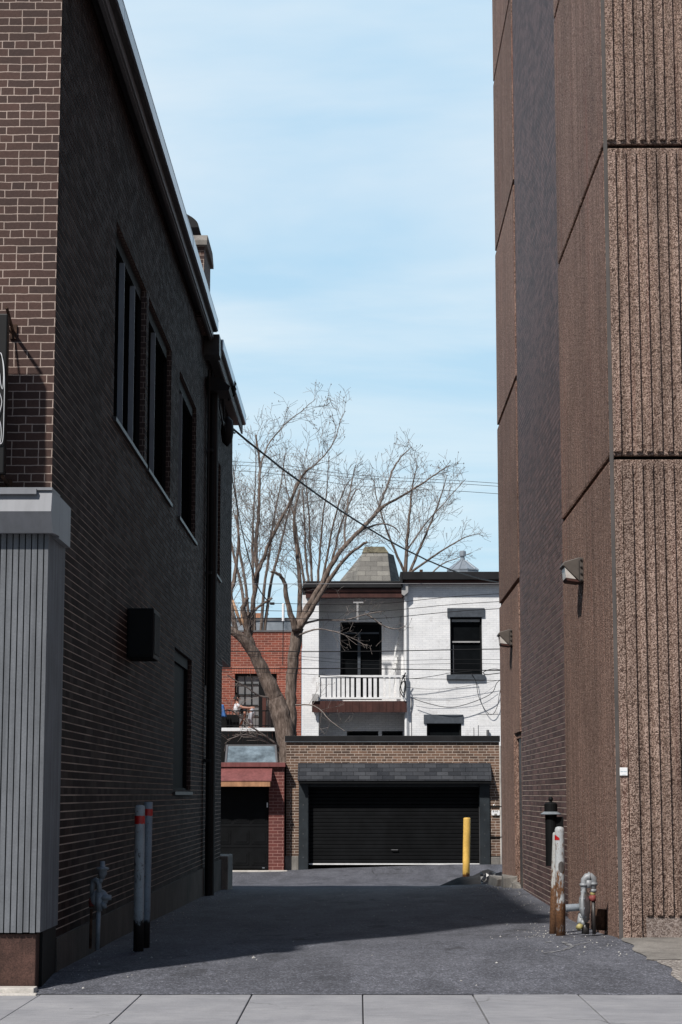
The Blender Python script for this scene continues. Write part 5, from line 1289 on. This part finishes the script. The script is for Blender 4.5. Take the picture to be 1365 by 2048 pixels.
T.limb([(597, 1260, 12), (610, 1225, 9), (628, 1195, 8.5), (645, 1165, 8), (662, 1132, 7.5), (690, 1092, 6.5), (722, 1060, 6), (745, 1035, 5.5), (765, 1015, 4.6), (800, 994, 3.4), (840, 970, 2.8), (872, 948, 2.0), (900, 930, 1.0)], YT1, 0.8, 3, 44, 0.35, 1.5)
T.limb([(600, 1255, 9), (618, 1228, 8.5), (640, 1190, 7.5), (665, 1150, 6), (695, 1112, 4.6), (722, 1092, 4), (734, 1084, 3.4)], YT1, -0.8, 3, 14, 0.45)
T.limb([(597, 1255, 10), (600, 1205, 7.5), (600, 1150, 6.5), (592, 1090, 5), (590, 1030, 4), (600, 980, 3)], YT1, 1.0, 3, 24, 0.25)
T.limb([(592, 1262, 11), (578, 1215, 8), (570, 1170, 6), (560, 1150, 5), (543, 1143, 3)], YT1, -0.5, 3, 9, 0.4)
T.limb([(748, 1035, 4.6), (762, 1005, 4), (775, 970, 3.4), (788, 935, 2.8), (806, 910, 2), (824, 894, 1.3)], YT1 + .5, 0.3, 3, 16, 0.25)
T.limb([(722, 1060, 3.6), (760, 1048, 2.6), (785, 1052, 2.2), (800, 1066, 1.6)], YT1 + .5, 0.3, 2, 7, 0.3)
T.limb([(690, 1092, 4), (692, 1040, 3.2), (700, 985, 2.4), (712, 930, 1.4)], YT1 + .4, 0.6, 3, 14, 0.2)
T.limb([(583, 1000, 3.6), (598, 960, 3), (640, 920, 2.4), (668, 885, 1.8), (682, 840, 1.2), (692, 822, .8)], YT1, 0.3, 3, 14, 0.25)
T.limb([(519, 960, 3.4), (530, 905, 2.6), (560, 860, 2), (600, 825, 1.4), (632, 797, .8)], YT1, 0.3, 3, 12, 0.25)
# low shoots round the fork and over the fence
T.limb([(566, 1500, 5), (540, 1478, 3), (505, 1455, 2.4), (470, 1425, 1.8), (452, 1418, 1.2)], YT1, -1.5, 2, 9, 0.3)
T.limb([(560, 1510, 4.5), (530, 1482, 2.6), (490, 1470, 2), (455, 1480, 1.4)], YT1, -1.2, 2, 8, 0.3)
T.limb([(592, 1410, 2.6), (630, 1412, 1.8), (660, 1440, 1.4), (690, 1462, .9)], YT1, -1.0, 2, 9, 0.2)
T.limb([(600, 1250, 4.5), (640, 1240, 2.8), (690, 1240, 2.2), (735, 1228, 1.9), (770, 1222, 1.2)], YT1, 0.5, 2, 8, 0.3)
T.limb([(735, 1229, 2.6), (765, 1250, 2.2), (790, 1258, 1.8), (812, 1252, 1.2)], YT1 + .5, 0.2, 2, 6, 0.2)
T.limb([(598, 1270, 3.5), (640, 1258, 2), (690, 1270, 1.6), (730, 1290, 1.1)], YT1, 0.3, 2, 10, 0.3)
T.limb([(555, 1395, 4), (520, 1392, 2.6), (490, 1372, 2), (455, 1350, 1.4)], YT1, -1, 2, 6, 0.3)
m1 = T.done('bare_tree', 'large bare forked tree with split limb rising behind the red garage', at(580, 1640, YT1), M['bark'], M['twig'], 'bare trees behind the garages')
m = MB(); ppm = F / YT1
pts = [at(491, 1262, YT1 - .16), at(486, 1240, YT1 - .16), at(484, 1222, YT1 - .14), at(489, 1205, YT1 - .10)]; m.tube(pts, [.02, .06, .05, .02], 7)
pts = [at(445, 1255, YT1 - .5), at(470, 1262, YT1 - .36), at(492, 1282, YT1 - .25)]; m.tube(pts, [.035, .05, .02], 7)
pts = [at(466, 1200, YT1 - .0), at(474, 1225, YT1 - .02), at(483, 1250, YT1 - .1)]; m.tube(pts, [.03, .05, .03], 7)
m.build('split_wood', M['split_wood'], m1, smooth=True)
# second tree behind the white house
YT2 = 84.0
T = Tree(0.0058, 0.18, 1.1, spread=1.1, buds=0.3, rs=0.6)
T.limb([(806, 1320, 9), (808, 1200, 8), (812, 1140, 6.5), (815, 1080, 5.5), (820, 1020, 4), (826, 970, 2.4), (835, 930, 1.2)], YT2, 0, 3, 30, 0.35)
T.limb([(812, 1160, 5.5), (830, 1120, 5), (848, 1080, 4), (868, 1030, 3), (885, 985, 2), (895, 950, 1)], YT2, 1, 3, 18, 0.25)
T.limb([(814, 1150, 4.5), (850, 1125, 3.6), (890, 1098, 2.8), (930, 1075, 1.8), (955, 1068, 1)], YT2, 0.5, 3, 16, 0.2)
T.limb([(811, 1150, 5), (790, 1100, 4), (770, 1050, 3), (755, 1000, 2), (748, 960, 1)], YT2, -1, 3, 20, 0.2)
T.limb([(815, 1100, 3.5), (850, 1050, 2.8), (890, 1005, 2), (930, 960, 1)], YT2, 0.5, 3, 14, 0.2)
T.limb([(860, 1150, 3), (885, 1128, 2.4), (910, 1118, 1.6), (945, 1105, .9)], YT2, .5, 2, 10, 0.2)
T.done('bare_tree', 'finer bare tree rising behind the white house roof and slate turret', at(806, 1400, YT2), M['bark'], M['twig'], 'bare trees behind the garages')
# third tree, dark and dense, left of the turret
YT3 = 84.0
T = Tree(0.0058, 0.24, 1.1, spread=1.1, rs=0.5)
for k, (px, top, lean) in enumerate(((622, 940, -8), (640, 915, 14), (600, 925, -26), (655, 960, 34), (612, 985, -6), (668, 990, 45))):
    b = 628 + (px - 628) * 0.35
    T.limb([(b, 1300, 6), (b + (px - b) * .4, 1180, 5.5), (px, 1110, 4.6), (px + lean * .4, 1040, 3.4), (px + lean, 980, 2.2), (px + lean * 1.3, top, 1)], YT3, TR.uniform(-1, 1), 3, 22, 0.3)
T.done('bare_tree', 'dark dense bare tree with upright stems left of the slate turret', at(628, 1400, YT3), M['bark'], M['twig_dark'], 'bare trees behind the garages')
YT4 = 90.0
T = Tree(0.0060, 0.22, 1.1, spread=1.1, rs=0.5)
for k, (px, top, lean) in enumerate(((480, 930, -10), (505, 880, 6), (540, 905, 24), (560, 960, 40), (465, 985, -20))):
    b = 512 + (px - 512) * 0.3
    T.limb([(b, 1300, 7), (b + (px - b) * .4, 1180, 6), (px, 1100, 5), (px + lean * .4, 1030, 3.6), (px + lean, 960, 2.2), (px + lean * 1.3, top, 1)], YT4, TR.uniform(-1, 1), 3, 20, 0.3)
T.done('bare_tree', 'slender pale bare tree behind the red brick house by the alley wall', at(512, 1400, YT4), M['bark'], M['twig'], 'bare trees behind the garages')

# ------------------------------------------------------------------ cables and wires
def cable(name, label, pts3, r, mat, group=None, cat='cable', sag=0.0, n=24, wob=0.0):
    m = MB(); out = []
    if len(pts3) == 2:
        a, b = pts3
        for i in range(n + 1):
            u = i / n; p = a.lerp(b, u); p.z -= sag * 4 * u * (1 - u); p.z += R.uniform(-wob, wob); out.append(p)
    else:
        k = len(pts3)
        for i in range(k - 1):
            a0 = pts3[max(i-1, 0)]; a1, a2 = pts3[i], pts3[i+1]; a3 = pts3[min(i+2, k-1)]
            for t_ in range(6):
                u = t_ / 6; out.append(0.5 * ((2*a1) + (a2 - a0) * u + (2*a0 - 5*a1 + 4*a2 - a3) * u*u + (-a0 + 3*a1 - 3*a2 + a3) * u**3))
        out.append(pts3[-1])
    m.tube(out, r, 5); o = m.build(name, mat, None, smooth=True)
    return tag(o, label, cat, group)
GW = 'utility wires strung across the lane'
a = onX(466, 858, -2.40); b = at(1012, 1166, 66.5)
cable('service_cable', 'thick twisted black cable falling from left eave towards the white house cornice', [a, b], 0.022, M['wire'], None, sag=0.62, n=40, wob=0.006)
a = onX(453, 880, -2.40)
cable('drop_cable', 'black cable dropping steeply along the left wall end to a small splice box', [a] + [at(*p, 51) for p in ((470, 985), (490, 1085), (513, 1165), (530, 1195), (541, 1204))], 0.016, M['wire'])
q = at(545, 1207, 51); m = MB(); m.box((q.x - .06, 50.96, q.z - .035), (q.x + .06, 51.04, q.z + .03)); o = m.build('splice_box', M['wire'], bevel=0.01); tag(o, 'small black splice box at the lower end of the drop cable', 'splice box')
YW = 52.0
def wire(label, p0, p1, r=0.009, mat='wire', Y=YW, sag=0.0, ext=True):
    a = at(*p0, Y); b = at(*p1, Y); d = b - a
    if ext: a2 = a - d * 1.2; b2 = b + d * 1.2; a2.z = a.z; b2.z = b.z + (b.z - a.z) * 1.2; pts = [a2, a, a.lerp(b, .5) - Vector((0, 0, sag)), b, b2]
    else: pts = [a, a.lerp(b, .5) - Vector((0, 0, sag)), b]
    cable('overhead_wire', label, pts, r, M[mat], GW, 'wire')
wire('bare grey wire level with the cornice of the white house', (470, 1168), (1003, 1167), 0.009, 'wire_grey')
wire('topmost slanting black wire crossing the balcony beam', (470, 1206), (1003, 1187), 0.008, sag=.16)
wire('second slanting black wire below the balcony beam wire', (470, 1221), (1003, 1203), 0.008, sag=.15)
wire('third slanting black wire crossing the lintel of the upper window', (470, 1236), (1003, 1217), 0.009, sag=.15)
wire('heavy black wire crossing the middle of the upper window', (470, 1303), (1003, 1298), 0.013, sag=.03)
wire('heavy black wire running just above the upper window sill', (470, 1337), (1003, 1341), 0.013, sag=-.02)
wire('thin wire between the two heavy wires, upper of the pair', (470, 1308), (1003, 1319), 0.005, sag=.10)
wire('thin wire between the two heavy wires, lower of the pair', (470, 1312), (1003, 1328), 0.005, sag=.12)
wire('thin black wire sloping up across the balcony rail to the right', (470, 1343), (1003, 1361), 0.007, sag=.05)
wire('upper of two close thin wires across open sky', (440, 922), (1003, 967), 0.009, Y=72, sag=.12)
wire('lower of two close thin wires across open sky', (440, 929), (1003, 973), 0.009, Y=72, sag=.12)
wire('lone thin wire beneath the close pair across the sky', (440, 940), (1003, 988), 0.009, Y=72, sag=.16)
YV2 = 55
cable('wall_loop', 'black cable loop hanging from the window sill of the white house', [at(*p, YH - 0.15) for p in ((943, 1347), (952, 1362), (957, 1390), (966, 1412), (978, 1428), (988, 1427), (996, 1410), (999, 1390), (1004, 1370))], 0.011, M['wire'])
cable('wall_loop', 'long slack cable curving low across the right part of white wall', [at(*p, YH - 0.30) for p in ((825, 1396), (850, 1405), (890, 1414), (920, 1412), (960, 1399), (985, 1385), (994, 1366), (1005, 1358))], 0.012, M['wire'])
cable('wall_loop', 'thin slack cable just above the long slack one on white wall', [at(*p, YH - 0.25) for p in ((812, 1374), (850, 1378), (900, 1377), (950, 1369), (1006, 1359))], 0.007, M['wire'])
cable('wall_loop', 'thin grey cable from the downspout to the long slack cable', [at(*p, YH - 0.20) for p in ((825, 1396), (860, 1401), (920, 1399), (960, 1391), (990, 1372))], 0.006, M['wire_grey'])
cable('wall_loop', 'flat oval coil of black cable right of the upper window sill', [at(*p, 65) for p in ((966, 1345), (976, 1340), (990, 1338), (1006, 1341), (1010, 1345), (1000, 1346), (985, 1348), (972, 1349), (966, 1345))], 0.014, M['wire'])
cable('wall_loop', 'black cable sloping from the balcony rail up to the window sill', [at(*p, YH - 0.40) for p in ((808, 1358), (840, 1356), (880, 1350), (900, 1346), (945, 1342))], 0.010, M['wire'])
cable('cable_coil', 'tangled cable coil tied at the balcony railing corner', [at(*p, YH - 0.40) for p in ((812, 1345), (806, 1356), (802, 1372), (806, 1386), (811, 1378), (808, 1362), (800, 1378), (808, 1394), (812, 1370), (806, 1350))], 0.018, M['wire'])
# line insulators
def insul(label, px, y0, y1, Y):
    a = at(px, y0, Y); b = at(px, y1, Y); m = MB(); L = (a - b).length; k = 9; prof = []
    for i in range(k): f = i / k * L; prof += [(0.03, f), (0.045, f + L/k*.5), (0.03, f + L/k*.95)]
    m.lathe(b, (a - b), prof, 10); o = m.build('insulator', M['plastic_white'], None, smooth=True); tag(o, label, 'insulator')
insul('white ribbed insulator rod hanging among the tree limbs on the wires', 567, 1207, 1243, 52)
m = MB(); q0, q1 = at(567, 1243, 52), at(566, 1330, 52); m.tube([q0, q1], 0.012, 5); o = m.build('hanging_cable', M['wire'], None); tag(o, 'vertical black tie cable below the white insulator rod', 'cable')
# bundle of cables on the left wall under the eave
def lw(*pts): return [onX(px, py, -2.43 + 0.02 * i) for i, (px, py) in enumerate(pts)]
for lab, pts, r in (('black cable curving down from the hopper along the upper left wall', ((428, 700), (440, 745), (447, 800), (449, 850), (453, 880)), .018),
                    ('looped black cable tied beneath the second eave', ((432, 730), (446, 742), (458, 770), (463, 790), (455, 800), (446, 780), (438, 800), (447, 850)), .016),
                    ('cable slack between pipe conduit and eave end', ((424, 742), (431, 790), (438, 830), (451, 850), (462, 862), (470, 866)), .020)):
    cable('wall_cable', lab, lw(*pts), r, M['wire'])
q = onX(455, 862, -2.33); m = MB(); m.lathe(q, (0, 0, 1), [(.01, -.28), (.09, -.2), (.12, 0), (.10, .18), (.03, .26)], 14); o = m.build('cable_weight', M['wire'], None, smooth=True); tag(o, 'black teardrop cable fitting hanging at the end of the left wall', 'cable fitting')
q = onX(468, 775, -2.2); m = MB(); m.lathe(q, (0, 0, 1), [(.03, -.16), (.05, -.12), (.03, -.08), (.05, -.03), (.03, .02), (.05, .07), (.02, .12)], 10); o = m.build('insulator', M['wire'], None, smooth=True); tag(o, 'small dark insulator fixed on the second eave edge', 'insulator')
cable('wall_cable', 'thin pale cable crossing the lower left wall to the overhang corner', [onX(px, py, -2.46) for px, py in ((419, 1308), (428, 1314), (437, 1328), (446, 1332))], .008, M['wire_grey'])

# ------------------------------------------------------------------ light
AZ = rad(33.5); EL = rad(48)
tr_ = Vector((math.sin(AZ) * math.cos(EL), math.cos(AZ) * math.cos(EL), -math.sin(EL)))
sun = bpy.data.lights.new('sun', 'SUN'); sun.energy = SUN_E; sun.angle = rad(1.8); sun.color = (1.0, 0.955, 0.90)
so = bpy.data.objects.new('sun', sun); COL.objects.link(so); so.rotation_euler = tr_.to_track_quat('-Z', 'Y').to_euler(); so.location = (-20, -20, 40)
w = bpy.data.worlds.new('World'); scene.world = w; w.use_nodes = True; nt = w.node_tree
bg = nt.nodes['Background']; bg.inputs['Strength'].default_value = SKY_S
sky = nt.nodes.new('ShaderNodeTexSky'); sky.sky_type = 'NISHITA'; sky.sun_disc = False
sky.sun_elevation = EL; sky.sun_rotation = math.atan2(-tr_.x, -tr_.y); sky.air_density = 1.0; sky.dust_density = 0.6; sky.ozone_density = 1.0
tc = nt.nodes.new('ShaderNodeTexCoord'); sp = nt.nodes.new('ShaderNodeSeparateXYZ'); nt.links.new(tc.outputs['Generated'], sp.inputs[0])
def mth(op, a, b, cl=False):
    n_ = nt.nodes.new('ShaderNodeMath'); n_.operation = op; n_.use_clamp = cl
    for s_, v_ in ((n_.inputs[0], a), (n_.inputs[1], b)):
        if hasattr(v_, 'is_linked'): nt.links.new(v_, s_)
        else: s_.default_value = v_
    return n_.outputs[0]
zz = mth('MAXIMUM', sp.outputs[2], 0.03)
cv = nt.nodes.new('ShaderNodeCombineXYZ')
nt.links.new(mth('DIVIDE', sp.outputs[0], zz), cv.inputs[0]); nt.links.new(mth('DIVIDE', sp.outputs[1], zz), cv.inputs[1])
def nz(scale, loc, sc, det=6, dist=0.4):
    mp = nt.nodes.new('ShaderNodeMapping'); nt.links.new(cv.outputs[0], mp.inputs[0]); mp.inputs['Location'].default_value = loc; mp.inputs['Scale'].default_value = sc; mp.inputs['Rotation'].default_value = (0, 0, rad(14))
    n_ = nt.nodes.new('ShaderNodeTexNoise'); nt.links.new(mp.outputs[0], n_.inputs['Vector']); n_.inputs['Scale'].default_value = scale; n_.inputs['Detail'].default_value = det; n_.inputs['Roughness'].default_value = 0.55; n_.inputs['Distortion'].default_value = dist
    return n_.outputs['Fac']
c1 = nz(0.8, (8.4, 3.3, 0), (0.55, 0.8, 1)); 
rp = nt.nodes.new('ShaderNodeValToRGB'); nt.links.new(c1, rp.inputs[0]); rp.color_ramp.elements[0].position = 0.40; rp.color_ramp.elements[1].position = 0.66; rp.color_ramp.elements[0].color = (CLO, CLO, CLO, 1); rp.color_ramp.elements[1].color = (CHI, CHI, CHI, 1)
def cmix(f, A, B):
    m_ = nt.nodes.new('ShaderNodeMix'); m_.data_type = 'RGBA'
    for i, v_ in ((0, f), (6, A), (7, B)):
        if hasattr(v_, 'is_linked'): nt.links.new(v_, m_.inputs[i])
        elif hasattr(v_, '__len__'): m_.inputs[i].default_value = (*v_, 1)
        else: m_.inputs[i].default_value = v_
    return m_.outputs[2]
# cloud veil masked to the view side; other sky left dimmer to lower fill
veil = cmix(rp.outputs[0], SKY_B, CLOUD)
low = mth('MULTIPLY', mth('SUBTRACT', 0.30, sp.outputs[2], True), 2.2, True)
veil = cmix(low, veil, SKY_H)
mr = nt.nodes.new('ShaderNodeMapRange'); mr.interpolation_type = 'SMOOTHSTEP'; nt.links.new(sp.outputs[1], mr.inputs[0]); mr.inputs[1].default_value = 0.25; mr.inputs[2].default_value = 0.80
north = mr.outputs[0]
nt.links.new(cmix(north, sky.outputs[0], veil), bg.inputs['Color'])
scene.view_settings.view_transform = 'Standard'; scene.view_settings.look = 'None'; scene.view_settings.gamma = 1.0; scene.view_settings.exposure = EXPO
scene.view_settings.use_curve_mapping = False
